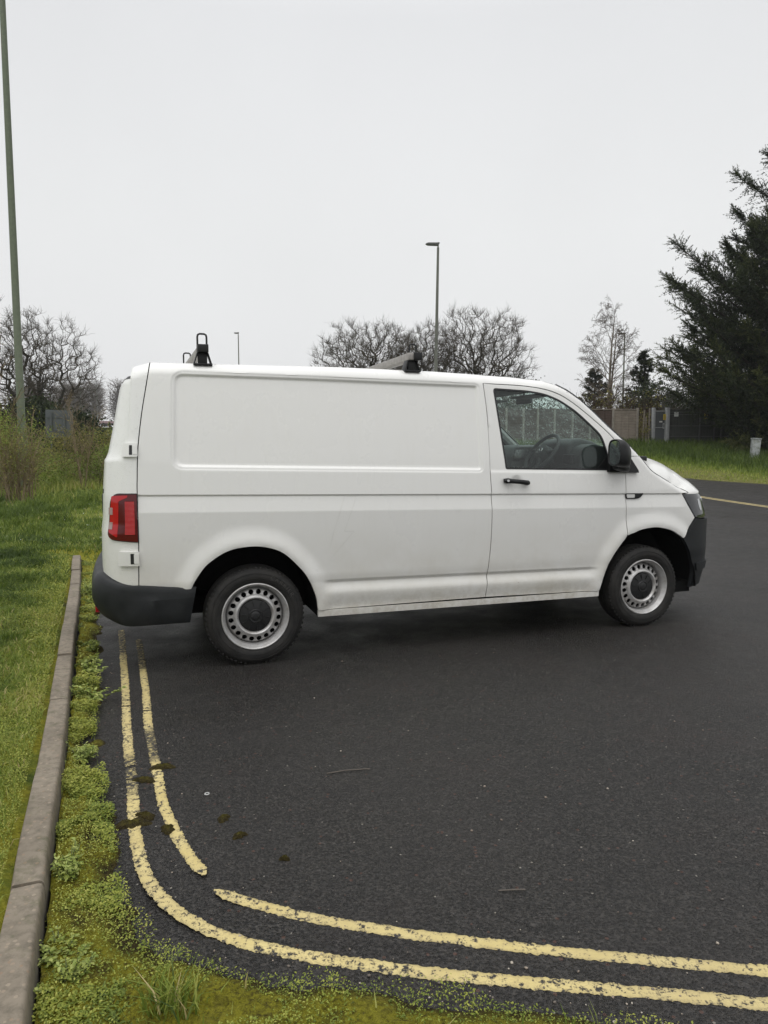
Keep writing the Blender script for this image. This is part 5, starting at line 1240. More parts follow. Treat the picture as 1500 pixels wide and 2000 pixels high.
def tubes(br, k):
    """br: list of (pts (m,3), radii (m,)) all with the same m -> V, quads"""
    P = np.array([b[0] for b in br]); Rr = np.array([b[1] for b in br]); n, m_, _ = P.shape
    T = np.gradient(P, axis=1); T /= np.linalg.norm(T, axis=2, keepdims=True) + 1e-9
    ref = np.where(np.abs(T[:, :1, 2:3]) < .8, np.array([0, 0, 1.]), np.array([1., 0, 0])); ref = np.repeat(ref, m_, 1)
    A = np.cross(T, ref); A /= np.linalg.norm(A, axis=2, keepdims=True) + 1e-9; B = np.cross(A, T)
    th = np.arange(k) * 2 * math.pi / k
    V = P[:, :, None, :] + (A[:, :, None, :] * np.cos(th)[None, None, :, None] + B[:, :, None, :] * np.sin(th)[None, None, :, None]) * Rr[:, :, None, None]
    i = np.arange(n)[:, None, None] * m_ * k + np.arange(m_ - 1)[None, :, None] * k; j = np.arange(k)[None, None, :]; j2 = (j + 1) % k
    F_ = np.stack([i + j, i + j2, i + k + j2, i + k + j], -1).reshape(-1, 4)
    return V.reshape(-1, 3), F_
def cat_tubes(groups):
    V = []; F_ = []; o = 0
    for br, k in groups:
        if not br: continue
        v, f = tubes(br, k); V.append(v); F_.append(f + o); o += len(v)
    return np.concatenate(V), np.concatenate(F_)
def perp(d, rg):
    a = rg.normal(0, 1, 3); a -= d * (a @ d); return a / (np.linalg.norm(a) + 1e-9)
def grow(p, d, L, r, lev, out, q, rg):
    NP = 6; pts = [p]; dd = d.copy()
    for i in range(NP - 1):
        dd = dd + rg.normal(0, q['wob'][lev], 3) + np.array([0, 0, q['up'][lev]]); dd /= np.linalg.norm(dd); pts.append(pts[-1] + dd * L / (NP - 1))
    pts = np.array(pts); r1 = r * q['tap'][lev] if lev < q['max'] else r * .45
    out[lev].append((pts, np.linspace(r, r1, NP)))
    if lev >= q['max']: return
    n = q['n'][lev]; n = int(n + rg.random() * .999 + rg.normal(0, .4)); n = max(1, n)
    for c in range(n):
        t = q['t0'][lev] + (1 - q['t0'][lev]) * (c + rg.random()) / n; i = min(int(t * (NP - 1)), NP - 2); f = t * (NP - 1) - i
        b = pts[i] * (1 - f) + pts[i + 1] * f; tg = pts[i + 1] - pts[i]; tg = tg / np.linalg.norm(tg)
        an = R(q['ang'][lev]) * rg.uniform(.6, 1.35); cd = tg * math.cos(an) + perp(tg, rg) * math.sin(an)
        cl = L * q['len'][lev] * rg.uniform(.65, 1.2) * (1.1 - .35 * t)
        e = (b + cd * cl - q['c']) / q['e']; k = float(e @ e)
        if k > 1: cl *= max(.25, 1.25 - .5 * k)
        if k > 2.6: continue
        grow(b, cd, cl, max(q['rmin'], (r + (r1 - r) * t) * q['rr'][lev]), lev + 1, out, q, rg)
    if q.get('cont', 1) and lev > 0:
        grow(pts[-1], dd, L * .55, max(q['rmin'], r1 * .9), lev + 1, out, q, rg)
def bare_tree(name, loc, q, seed, bark, twig, label, cat='tree', group=None, trunks=((0, 0, 1),), tl=2., tr=.3):
    rg = np.random.default_rng(seed); out = [[] for _ in range(q['max'] + 1)]
    q = dict(q); q['c'] = np.array(q['c'], float); q['e'] = np.array(q['e'], float)
    for d in trunks:
        d = np.array(d, float); d /= np.linalg.norm(d); grow(np.array([d[0] * .15, d[1] * .15, -.2]), d, tl * rg.uniform(.9, 1.1), tr, 0, out, q, rg)
    e = empty(name, loc); tag(e, label, cat, group)
    V, F_ = cat_tubes([(out[0], 10), (out[1], 7)]); mk_fast('trunk', V, F_, bark, 4, True, e)
    V, F_ = cat_tubes([(o, 5 if i == 0 else 3) for i, o in enumerate(out[2:])]); mk_fast('crown', V, F_, twig, 4, False, e)
    return e
def dome_tree(name, loc, H0, c, e, N, seed, bark, twig, label, group=None, tr=.3, trunks=((0, 0),), ntw=6, twl=(.28, .62), zmin=.2):
    rg = np.random.default_rng(seed); c = np.array(c, float); e = np.array(e, float)
    nodes = []; par = []
    for tx, ty_ in trunks:
        p0 = -1
        for k in range(6):
            t = k / 5; nodes.append([tx * t * H0 + .06 * rg.normal() * t, ty_ * t * H0 + .06 * rg.normal() * t, -.2 + (H0 + .2) * t]); par.append(p0); p0 = len(nodes) - 1
    d = rg.normal(0, 1, (N * 3, 3)); d /= np.linalg.norm(d, axis=1, keepdims=True); r_ = rg.random(N * 3) ** .42
    bump = 1 + .10 * np.sin(d[:, 0] * 7 + seed) + .08 * np.sin(d[:, 1] * 9 + d[:, 2] * 6) + .05 * np.sin(d[:, 0] * 17 + d[:, 2] * 13)
    T_ = c + d * e * (r_ * bump)[:, None]; T_ = T_[T_[:, 2] > max(H0 * .75, zmin * (c[2] + e[2]))][:N]
    base = np.array([0, 0, H0 * .8]); T_ = T_[np.argsort(np.linalg.norm((T_ - base) / e, axis=1))]
    arr = np.zeros((len(nodes) + len(T_) * 4 + 10, 3)); n = len(nodes); arr[:n] = nodes; par = list(par); dist = np.zeros(len(arr)); dist[:n] = 0; tipid = []
    for p in T_:
        k = 5 if n <= 6 * len(trunks) + 20 else 0
        dv = arr[:n] - p; dd_ = np.einsum('ij,ij->i', dv, dv) ** .5 + .16 * dist[:n] + .5 * np.clip(arr[:n, 2] - p[2], 0, None) + (np.arange(n) < 4) * 5
        j = int(np.argmin(dd_)); b = arr[j].copy(); L_ = np.linalg.norm(p - b)
        if L_ < .06: continue
        m_ = 4 if L_ > .5 else 2; off = rg.normal(0, .09 * L_, 3) + np.array([0, 0, .10 * L_]) * -.6; pj = j
        for q in range(1, m_ + 1):
            t = q / m_; arr[n] = b + (p - b) * t + off * 4 * t * (1 - t) + rg.normal(0, .02 * L_, 3) * (q < m_); par.append(pj); dist[n] = dist[pj] + L_ / m_; pj = n; n += 1
            if n >= len(arr) - 6: break
        tipid.append(pj)
        if n >= len(arr) - 6: break
    cnt = np.zeros(n); 
    for j in tipid: cnt[j] += 1
    for j in range(n - 1, -1, -1):
        if par[j] >= 0: cnt[par[j]] += cnt[j]
    rad = np.clip(0.0095 * np.maximum(cnt, 1) ** .47, .009, tr)
    segs = [[], []]
    for j in range(n):
        if par[j] < 0: continue
        i = par[j]; segs[0 if rad[i] > .045 else 1].append((np.array([arr[i], arr[j]]), np.array([min(rad[i], rad[j] * 1.5), rad[j]])))
    tw = []
    tid = np.arange(6 * len(trunks), n); ctr = np.array([0, 0, H0])
    for j in tid:
        if rad[j] > .03: continue
        for k in range(ntw if cnt[j] <= 1 else 2):
            b = arr[j]; o = (b - ctr) / e; o /= np.linalg.norm(o) + 1e-9; d_ = o * .75 + rg.normal(0, .5, 3) + np.array([0, 0, .15]); d_ /= np.linalg.norm(d_); L_ = rg.uniform(*twl); t = np.linspace(0, 1, 4)[:, None]
            tw.append((b + d_ * L_ * t + np.cumsum(rg.normal(0, .045 * L_ * 2, (4, 3)), 0) * (t > 0), np.array([.0075, .0065, .005, .003])))
    e_ = empty(name, loc); tag(e_, label, 'tree', group)
    V, F_ = cat_tubes([(segs[0], 8)]); mk_fast('trunk', V, F_, bark, 4, True, e_)
    V, F_ = cat_tubes([(segs[1], 4), (tw, 3)]); mk_fast('crown', V, F_, twig, 4, False, e_)
    return e_
OAK = dict(max=5, n=[8, 6, 5, 6, 5], t0=[.72, .3, .25, .2, .15], ang=[50, 44, 46, 46, 44], len=[1.35, .80, .70, .66, .64], tap=[.7, .45, .4, .4, .4], rr=[.52, .6, .6, .6, .65], wob=[.04, .15, .20, .24, .24, .22], up=[.0, .05, .03, .015, .01, .01], rmin=.0125)
dome_tree('oak_tree', (-1.0, 50, h1(-1, 50)), 3.4, (0, 0, 5.4), (4.3, 3.8, 3.15), 1250, 11, BARK, TWIG, 'broad bare oak with twisted limbs behind the front roof bar', 'bare oaks beyond the van', .36)
dome_tree('oak_tree', (6.9, 52, h1(7, 52)), 2.6, (0, 0, 5.3), (4.1, 3.8, 4.2), 1400, 23, BARK, TWIG, 'rounded bare oak with upright twigs right of the lamp over the van', 'bare oaks beyond the van', .30, trunks=((0, 0), (.25, 0)))
dome_tree('oak_tree', (2.9, 51, h1(3, 51)), 3.0, (0, 0, 5.3), (2.7, 2.8, 3.2), 800, 31, BARK, TWIG, 'slimmer bare oak directly behind the lamp over the van', 'bare oaks beyond the van', .24)
dome_tree('bare_tree', (-20.6, 42, h1(-20, 42)), 2.4, (-.2, 0, 4.7), (3.7, 3.2, 3.6), 1250, 47, BARK, TWIG, 'bare spreading tree behind the green lamp post at the left edge', None, .26, trunks=((-.4, 0), (.3, .1), (.02, .1)), twl=(.2, .5))
bare_tree('birch_tree', (13.85, 44, h1(13.6, 44)), dict(max=4, n=[19, 6, 5, 4], t0=[.22, .2, .15, .1], ang=[38, 36, 36, 34], len=[.40, .50, .55, .55], tap=[.18, .35, .4, .4], rr=[.38, .55, .6, .65], wob=[.025, .10, .15, .18, .2], up=[0, .02, -.03, -.06, -.08], rmin=.008, c=(0, 0, 5.0), e=(1.9, 1.6, 4.4), cont=0), 5, BIRCH, BIRCHT, 'slender bare birch with pale trunk rising behind the brown fence', trunks=((.05, 0, 1), (.12, .02, 1)), tl=7.4, tr=.12)
bare_tree('bare_tree', (15.1, 38.3, h1(14.9, 38)), dict(max=4, n=[4, 5, 4, 4], t0=[.4, .25, .2, .1], ang=[45, 45, 45, 45], len=[1.1, .6, .6, .6], tap=[.7, .5, .45, .4], rr=[.6, .6, .6, .65], wob=[.1, .2, .24, .26, .24], up=[0, .03, .02, .02, .02], rmin=.009, c=(0, 0, 2.6), e=(2.0, 1.6, 2.5)), 9, GREYT, GREYT, 'small crooked bare tree with pale lichened limbs behind the metal gate', tl=1.1, tr=.12, trunks=((-.3, 0, 1), (.35, 0, 1)))
bare_tree('bare_tree', (10.25, 40, h1(10, 40)), dict(max=4, n=[4, 4, 4, 4], t0=[.4, .25, .2, .1], ang=[40, 42, 42, 40], len=[.9, .6, .6, .6], tap=[.7, .5, .45, .4], rr=[.6, .6, .6, .65], wob=[.08, .16, .2, .2, .2], up=[0, .05, .03, .02, .02], rmin=.009, c=(0, 0, 2.5), e=(1.8, 1.4, 1.75)), 14, BARK, GREYT, 'low bare shrub like tree just above the van windscreen pillar', tl=1.2, tr=.10)
bare_tree('sapling', (-10.5, 19.5, h1(-10.4, 19.5)), dict(max=3, n=[14, 4, 4], t0=[.3, .2, .1], ang=[38, 38, 40], len=[.28, .5, .55], tap=[.3, .4, .4], rr=[.4, .6, .6], wob=[.03, .1, .14, .16], up=[0, .06, .04, .02], rmin=.0045, c=(0, 0, 2.6), e=(1.1, 1.0, 2.6), cont=0), 3, MOSSBARK, BROWNT, 'thin sapling with a mossy yellow brown stem left of the green lamp post', trunks=((.05, 0, 1),), tl=4.5, tr=.075)

# foliage on evergreen plumes
def m_fol(name, stops, trans=.2): return m_leaf(name, stops, .7, trans, .2)
CYP = m_fol('cypress_foliage', [(0, (.010, .016, .008)), (.4, (.026, .037, .014)), (.7, (.060, .072, .024)), (1, (.13, .14, .044))])
CONF = m_fol('conifer_foliage', [(0, (.014, .020, .012)), (.5, (.030, .040, .020)), (1, (.065, .075, .034))])
IVY = m_fol('ivy_foliage', [(0, (.010, .016, .006)), (.5, (.028, .042, .014)), (1, (.075, .095, .03))])
GRN = m_fol('young_green_foliage', [(0, (.07, .10, .018)), (.5, (.19, .26, .050)), (1, (.38, .44, .11))], .4)
OLIVE = m_fol('olive_foliage', [(0, (.07, .07, .02)), (.5, (.20, .19, .055)), (1, (.38, .33, .11))], .35)
def sprays(B, D, L, M_, ll, lw, rg, tint, droop=.15):
    """B base (n,3), D dir (n,3), L lengths -> leaf triangles along each spray"""
    n = len(B); up = np.array([0, 0, 1.]); S_ = np.cross(D, up) + rg.normal(0, .35, (n, 3)); S_ /= np.linalg.norm(S_, axis=1, keepdims=True) + 1e-9
    N_ = np.cross(S_, D)
    t = (np.arange(M_) + .5) / M_; t = t[None, :, None] + rg.normal(0, .03, (n, M_, 1))
    sd = np.where(np.arange(M_) % 2 == 0, 1., -1.)[None, :, None]
    b = B[:, None] + D[:, None] * (L[:, None, None] * t) - up * (droop * L[:, None, None] * t ** 2)
    an = rg.uniform(.35, .95, (n, M_, 1)); nn = rg.normal(0, .45, (n, M_, 1))
    d = D[:, None] * np.cos(an) + S_[:, None] * sd * np.sin(an) + N_[:, None] * nn; d /= np.linalg.norm(d, axis=2, keepdims=True)
    l_ = ll * rg.uniform(.5, 1.2, (n, M_, 1)) * (1.15 - .6 * t); w = np.cross(d, N_[:, None] + rg.normal(0, .5, (n, M_, 3))); w /= np.linalg.norm(w, axis=2, keepdims=True) + 1e-9
    V = np.stack([b - w * lw * .5, b + w * lw * .5, b + d * l_], 2).reshape(-1, 3)
    F_ = np.arange(len(V)).reshape(-1, 3); tt = np.clip(tint[:, None] + .22 * (t[..., 0] - .5) + rg.normal(0, .08, (n, M_)), 0, 1)
    return V, F_, np.repeat(tt.ravel(), 3)
def evergreen(name, loc, prof, ztop, nl, seed, mat, label, elev=(18, 42), per=26, M_=16, ll=.2, lw=.05, sl=.85, tips=(), tr=.28, group=None, curve=.35, tbias=0., droop=.12, lat=.42):
    """prof(z) -> crown radius; limbs sweep out and up from the trunk, clothed with sprays"""
    rg = np.random.default_rng(seed); limbs = []; BB = []; DD = []; LL = []; TT = []
    spec = [(z_, az_, r_) for z_, az_, r_ in tips]
    for k in range(nl):
        zt = prof[0][0] + (ztop - prof[0][0]) * (k + rg.random()) / nl; az = rg.random() * 2 * math.pi + k * 2.4; rr_ = float(np.interp(zt, [p[0] for p in prof], [p[1] for p in prof])) * rg.uniform(.66, 1.0); spec.append((zt, az, rr_))
    for si, (zt, az, rr_) in enumerate(spec):
        el = R(rg.uniform(*elev)) * (1 if zt > 2.5 else .5); zr_ = max(.15, zt - rr_ * math.tan(el)); t = np.linspace(0, 1, 7)
        r_ = rr_ * t; zz_ = zr_ + (zt - zr_) * (t * (1 - curve) + curve * t ** 2.2)
        wob = np.cumsum(rg.normal(0, .05, 7)) * rr_ * .2
        P_ = np.stack([np.cos(az) * r_ - np.sin(az) * wob, np.sin(az) * r_ + np.cos(az) * wob, zz_], 1)
        limbs.append((P_, np.linspace(.055, .008, 7) * (rr_ / 4 + .3)))
        n = int(per * (rr_ / 3 + .35) * (1.9 if si < len(tips) else 1)); ts = .08 + .92 * rg.random(n) ** .95
        i = np.minimum((ts * 6).astype(int), 5); f = (ts * 6 - i)[:, None]; b = P_[i] * (1 - f) + P_[i + 1] * f; tg = P_[i + 1] - P_[i]; tg /= np.linalg.norm(tg, axis=1, keepdims=True) + 1e-9
        d = tg * rg.uniform(.45, 1.1, (n, 1)) + rg.normal(0, lat, (n, 3)) + np.array([0, 0, .12]); d /= np.linalg.norm(d, axis=1, keepdims=True)
        BB.append(b); DD.append(d); LL.append(sl * rg.uniform(.5, 1.1, n) * (1.15 - .6 * ts)); lt = rg.normal(.36, .16) + tbias; TT.append(np.clip(lt + .22 * (ts - .6) + rg.normal(0, .07, n), 0, 1))
        # the plume at the tip
        q = 7; BB.append(np.repeat(P_[-2:-1], q, 0) + (P_[-1] - P_[-2]) * np.linspace(.2, 1, q)[:, None]); d2 = (P_[-1] - P_[-2]) / np.linalg.norm(P_[-1] - P_[-2]); d2 = d2 + rg.normal(0, .22, (q, 3)) + np.array([0, 0, .15]); DD.append(d2 / np.linalg.norm(d2, axis=1, keepdims=True)); LL.append(sl * np.linspace(.7, .45, q)); TT.append(np.full(q, np.clip(lt + .18, 0, 1)))
    e = empty(name, loc); tag(e, label, 'tree', group)
    V, F_, tt = sprays(np.concatenate(BB), np.concatenate(DD), np.concatenate(LL), M_, ll, lw, rg, np.concatenate(TT), droop)
    mk_fast('crown', V, F_, mat, 3, False, e, {'tint': tt})
    zs = np.linspace(-.2, ztop * .93, 7); tp = np.stack([.05 * np.sin(zs * 2), .05 * np.cos(zs * 1.3), zs], 1)
    a, b = cat_tubes([([(tp, np.linspace(tr, .03, 7))], 9), (limbs, 4)]); mk_fast('trunk', a, b, BARK, 4, True, e)
    return e
CX, CY = 18.4, 31.6; CZ = h1(CX, CY)
tips = []
for px_, py_, dy in ((1300, 487, .3), (1283, 548, -.4), (1296, 560, .6), (1412, 362, .2), (1468, 328, -.3), (1415, 432, -.6), (1402, 500, .5), (1440, 520, -1.5), (1345, 600, .8), (1330, 640, -.8), (1312, 690, .9), (1284, 724, -.3), (1305, 770, .4), (1405, 815, -1), (1425, 862, -1.6), (1425, 560, -2.), (1380, 680, -2.4), (1420, 740, -2.8), (1450, 640, -2.6), (1480, 450, -1.2)):
    Y_ = CY + dy; X_ = (px_ - 750) / 1370 * Y_ * 1.004; Z_ = 1.48 + (878 - py_) / 1375 * Y_
    tips.append((Z_ - CZ, math.atan2(Y_ - CY, X_ - CX), math.hypot(X_ - CX, Y_ - CY)))
evergreen('cypress_tree', (CX, CY, CZ), [(.5, 2.4), (1.2, 2.7), (1.9, 3.2), (2.6, 4.8), (4.2, 5.9), (7.4, 5.6), (8.6, 4.2), (9.8, 2.6), (10.7, 1.2), (11.6, .3)], 11.6, 330, 77, CYP, 'huge dark cypress with upswept feathery plumes filling the right edge', tips=tips, per=50, M_=18, ll=.17, lw=.042, sl=1.15, lat=.62)
evergreen('conifer_tree', (13.65, 46, h1(13.5, 46)), [(.2, 1.4), (1.5, 1.35), (3, .95), (4.2, .35), (4.5, .1)], 4.6, 90, 5, CONF, 'small dark rounded conifer left of the pale birch trunk', per=22, M_=12, ll=.16, lw=.06, sl=.5, elev=(5, 25), tr=.12, group='small conifers behind the fence')
evergreen('conifer_tree', (16.5, 45, h1(16.3, 45)), [(.2, 2.5), (1.6, 2.3), (2.8, 1.7), (3.8, 1.0), (5.5, .12)], 5.6, 100, 8, CONF, 'dark spiky topped conifer between the birch and the big cypress', per=20, M_=12, ll=.18, lw=.06, sl=.55, elev=(2, 18), tr=.14, group='small conifers behind the fence')
# ivy clad evergreen mass and scrub: stems, twigs and leaf triangles inside an uneven envelope
def shrub(name, loc, size, stems, seed, smat, lmat, nleaf, label, cat='shrub', leaf=.05, tbias=0., fan=.9, sub=5, r0=.012, zlo=.25, blobs=7, group=None, lump=.55, twl=.35):
    rg = np.random.default_rng(seed); W_, D_, H_ = size; br = []; tw = []
    for k in range(stems):
        x0, y0 = rg.normal(0, W_ * .16), rg.normal(0, D_ * .16); h = H_ * rg.uniform(.45, 1.0); dx, dy = rg.normal(0, W_ * .26 * fan), rg.normal(0, D_ * .26 * fan); t = np.linspace(0, 1, 6)
        P_ = np.stack([x0 + dx * t ** 1.4 + np.cumsum(rg.normal(0, .02 * H_, 6)) * .5, y0 + dy * t ** 1.4 + np.cumsum(rg.normal(0, .02 * H_, 6)) * .5, h * (t - .18 * abs(dx) / W_ * t ** 2)], 1)
        rr_ = r0 * rg.uniform(.6, 1.3); br.append((P_, np.linspace(rr_, rr_ * .3, 6)))
        for c in range(sub):
            s_ = rg.uniform(.25, .98); i = min(int(s_ * 5), 4); b = P_[i] + (P_[i + 1] - P_[i]) * (s_ * 5 - i); d = (P_[i + 1] - P_[i]); d = d / np.linalg.norm(d) + rg.normal(0, .55, 3); d /= np.linalg.norm(d); l = H_ * twl * rg.uniform(.4, 1); tt_ = np.linspace(0, 1, 6)[:, None]
            tw.append((b + d * l * tt_ + np.array([0, 0, -.12]) * l * tt_ ** 2 + np.cumsum(rg.normal(0, .02 * l, (6, 3)), 0), np.linspace(rr_ * .5, rr_ * .15, 6)))
    e = empty(name, loc); tag(e, label, cat, group)
    V, F_ = cat_tubes([(br, 5), (tw, 3)]); mk_fast('stems', V, F_, smat, 4, True, e)
    if nleaf:
        cs = np.stack([rg.normal(0, W_ * .27, blobs), rg.normal(0, D_ * .27, blobs), H_ * rg.uniform(zlo, .92, blobs)], 1)
        k = rg.integers(0, blobs, nleaf); own = rg.random(nleaf) < lump
        allp = np.concatenate([b[0][2:] for b in tw]); pk = allp[rg.integers(0, len(allp), nleaf)] + rg.normal(0, .05 * H_ ** .5, (nleaf, 3))
        P_ = np.where(own[:, None], cs[k] + rg.normal(0, 1, (nleaf, 3)) * np.array([W_ * .13, D_ * .13, H_ * .12]), pk); P_ = P_[P_[:, 2] > .02]; n = len(P_)
        d = rg.normal(0, 1, (n, 3)); d /= np.linalg.norm(d, axis=1, keepdims=True); w = np.cross(d, rg.normal(0, 1, (n, 3))); w /= np.linalg.norm(w, axis=1, keepdims=True); l = leaf * rg.uniform(.6, 1.4, (n, 1))
        V = np.stack([P_ - d * l * .5, P_ + w * l * .32, P_ + d * l * .5, P_ - w * l * .32], 1).reshape(-1, 3); i = np.arange(n)[:, None] * 4
        tb = rg.normal(0, .16, blobs)[k][:n] if len(k) >= n else 0
        mk_fast('foliage', V, i + [0, 1, 2, 3], lmat, 4, False, e, {'tint': np.repeat(np.clip(.42 + tbias + tb + rg.normal(0, .16, n), 0, 1), 4)})
    return e
for i, (x, w, h_, lab) in enumerate([(-22.6, 3.0, 2.7, 'dark ivy clad thicket at the left edge below the bare tree'), (-19.4, 3.4, 2.75, 'dark evergreen thicket right behind the green lamp post'), (-16.9, 2.4, 2.1, 'lower dark thicket behind the grey board')]):
    shrub('evergreen_thicket', (x, 38.5 + .4 * i, h1(x, 38)), (w, 2.6, h_), 60, 100 + i, BARK, IVY, 16000, lab, 'thicket', .16, -.06, 1., 6, .03, .15, 16, 'dark thickets under the bare tree', .8)
shrub('shrub', (-9.05, 17.2, h1(-9, 17.2)), (1.35, 1.1, 2.1), 34, 201, BROWNT, OLIVE, 3200, 'multi stemmed brown shrub with olive leaves in front of the green lamp post', leaf=.045, r0=.014, sub=9, zlo=.45, blobs=10, lump=.35)
shrub('shrub', (-9.75, 18.9, h1(-9.8, 18.9)), (1.3, 1.0, 2.2), 20, 202, BROWNT, GRN, 3000, 'fresh green shrub wrapped round the foot of the green lamp post', leaf=.05, r0=.010, sub=7, zlo=.62, blobs=7, lump=.6, tbias=.12)
for i, (x, y, w, d, h_, nl, mat, tb, lab) in enumerate([(-11.3, 20.8, 2.2, 1.6, 1.7, 3600, GRN, 0., 'tangled green scrub behind the brown shrub at the left edge'), (-9.7, 23.2, 2.6, 1.8, 1.75, 4200, OLIVE, .05, 'brown bramble tangle below the grey board'), (-8.6, 22.0, 1.8, 1.4, 1.15, 2400, GRN, -.05, 'low dark green bush in the hollow of the brambles'), (-8.3, 24.4, 2.4, 1.6, 1.85, 4200, OLIVE, .0, 'olive bramble tangle right of the grey board'), (-7.0, 24.0, 2.4, 1.6, 1.35, 3000, OLIVE, .1, 'low bramble heap of arching dead canes beside the van tail'), (-9.0, 29.0, 3.2, 2., 1.9, 5200, GRN, .0, 'dense green hedge bush just left of the van rear door'), (-6.0, 28.0, 4.4, 2., 1.9, 3000, GRN, .0, 'green hedge bush hidden mostly behind the van tail')]):
    shrub('bramble' if mat is OLIVE else 'bush', (x, y, h1(x, y)), (w, d, h_), 34, 210 + i, BROWNT, mat, int(nl * 1.6), lab, 'bramble' if mat is OLIVE else 'bush', .055, tb, 1.5, 10, .008, .2, 12, 'scrub along the back of the verge', .45, twl=.5)
bare_tree('sapling', (-8.95, 20.9, h1(-9, 20.9)), dict(max=3, n=[7, 4, 4], t0=[.3, .2, .1], ang=[26, 30, 34], len=[.42, .5, .55], tap=[.3, .4, .4], rr=[.5, .6, .6], wob=[.04, .09, .12, .14], up=[0, .06, .04, .02], rmin=.0045, c=(0, 0, 1.9), e=(.8, .8, 1.9), cont=0), 8, BROWNT, BROWNT, 'thin brown whippy sapling with upright twigs left of the van tail', trunks=((.0, 0, 1), (.12, 0, 1), (-.14, .0, 1)), tl=2.5, tr=.022)
bare_tree('sapling', (-7.9, 20.4, h1(-8, 20.4)), dict(max=2, n=[5, 4], t0=[.3, .2], ang=[24, 30], len=[.35, .5], tap=[.3, .4], rr=[.5, .6], wob=[.05, .09, .12], up=[0, .06, .04], rmin=.004, c=(0, 0, 1.), e=(.6, .6, 1.2), cont=0), 9, BROWNT, BROWNT, 'knee high thin brown sapling nearest the van tail', trunks=((.05, 0, 1), (-.1, 0, 1)), tl=1.3, tr=.014)
# scrub behind the fence on the right
for i, (x, y, w, h_, sm, lm, nl, lab) in enumerate([(11.2, 38, 3.4, 2.7, REDT, OLIVE, 500, 'russet leafless hedge behind the brown fence panel'), (13.6, 39, 3.4, 2.9, REDT, OLIVE, 900, 'grey brown leafless hedge behind the pale fence panel'), (15.7, 40, 3.2, 3.3, GREYT, IVY, 5000, 'mixed ivy hedge behind the metal gate'), (18.2, 41, 4.0, 3.4, BARK, IVY, 9000, 'dark hedge behind the metal mesh fence'), (7.0, 40, 5., 2.4, REDT, IVY, 3000, 'dark hedge seen through the cab windows'), (7.0, 47, 8., 4.0, REDT, IVY, 5000, 'tall far hedge seen through the cab windows')]):
    shrub('hedge', (x, y, h1(x, y)), (w, 1.8, h_), 150, 300 + i, sm, lm, nl, lab, 'hedge', .12, -.1, 1.2, 9, .014, .15, 14, 'hedges behind the right hand fences', .6, twl=.4)
# far wood : a fuzzy belt of bare trees, one mass
rg = np.random.default_rng(5); brs = []; tws = []
for k in range(46):
    x = -118 + 92 * (k + rg.random()) / 46; y = 225 + rg.uniform(-12, 12); z0 = h1(x, y); H_ = rg.uniform(11, 14.5)
    tr_ = np.stack([np.full(6, x), np.full(6, y), z0 + np.linspace(0, H_ * .9, 6)], 1); brs.append((tr_, np.linspace(.35, .06, 6)))
    for c in range(150):
        s_ = rg.uniform(.12, .95); b = np.array([x, y, z0 + H_ * s_]); az = rg.random() * 6.28; L_ = H_ * .36 * (1.1 - .75 * abs(s_ - .4)) * rg.uniform(.6, 1); el = rg.uniform(.3, 1.1); d = np.array([math.cos(az) * math.cos(el), math.sin(az) * math.cos(el), math.sin(el)]); t = np.linspace(0, 1, 6)[:, None]
        P_ = b + d * L_ * t + np.cumsum(rg.normal(0, .12, (6, 3)), 0); tws.append((P_, np.linspace(.08, .03, 6)))
        for c2 in range(5):
            j = rg.integers(1, 5); d2 = d + rg.normal(0, .6, 3); d2 /= np.linalg.norm(d2); tws.append((P_[j] + d2 * L_ * .5 * t, np.linspace(.05, .025, 6)))
V, F_ = cat_tubes([(brs, 5), (tws, 3)]); tag(mk_fast('far_wood', V, F_, m_bark('hazed_far_wood_twigs', (.10, .085, .07), (.17, .145, .12), .2), 4), 'far belt of bare misty woodland', 'wood', kind='stuff')  # distance haze painted in: paler colour on the far twigs

# ------------------------------------------------------------------ lamp posts, fences, gate, cabinet, board, far traffic
POSTG = simple('green_painted_steel', (.105, .125, .080), .55, 0, .4, .15, 12)
POSTD = simple('grey_painted_steel', (.115, .12, .10), .55, 0, .4, .15, 6)
LAMPD = simple('lantern_grey', (.06, .062, .055), .5)
def lamp(loc, H_, r0, r1, mat, label, hl=.7, dirx=-1, lean=0., door=True, roty=0., curve=0):
    e = empty('street_lamp', loc); e.rotation_euler = (0, lean, 0); tag(e, label, 'street lamp', 'street lamps')
    m = MB(); hb = min(1.9, H_ * .2); m.tube([(0, 0, -.3), (0, 0, hb), (0, 0, hb + .05), (0, 0, H_ * .6), (0, 0, H_)], [r0 * 1.25, r0 * 1.25, r0, (r0 + r1) / 2, r1], 16); m.build('column', mat, e, True, 50)
    m = MB(); c = [(0, 0), (dirx * hl * .82, .012), (dirx * hl, .06), (dirx * hl * .80, .115), (-dirx * .08, .12)]
    m.tube([(0, 0, H_ - .05), (0, 0, H_ + .14)], r1 * .6, 8)
    m.prism([(x, H_ + .11 + z) for x, z in c][::-1], lambda x, z: (x, -.13, z), lambda x, z: (x, .13, z)); m.tube([(0, 0, H_ + .2), (0, 0, H_ + .27)], .035, 8); m.build('lantern', LAMPD, e)
    return e
lamp((-10.26, 20, h1(-10.2, 20)), 13.9, .105, .075, POSTG, 'tall green lamp post rising out of the top left of the picture', .8, 1)
lamp((2.72, 38, h1(2.6, 38)), 10.35, .10, .062, POSTD, 'slim grey street lamp standing over the middle of the van roof', .66, -1, R(.7))
lamp((-15.3, 75, h1(-15, 75)), 10.7, .075, .05, POSTD, 'small distant street lamp between the roof bar and the oaks', .45, -1)
lamp((20.9, 62, h1(20.5, 62)), 8.9, .085, .055, POSTD, 'distant street lamp showing through the bare birch', .62, -1)
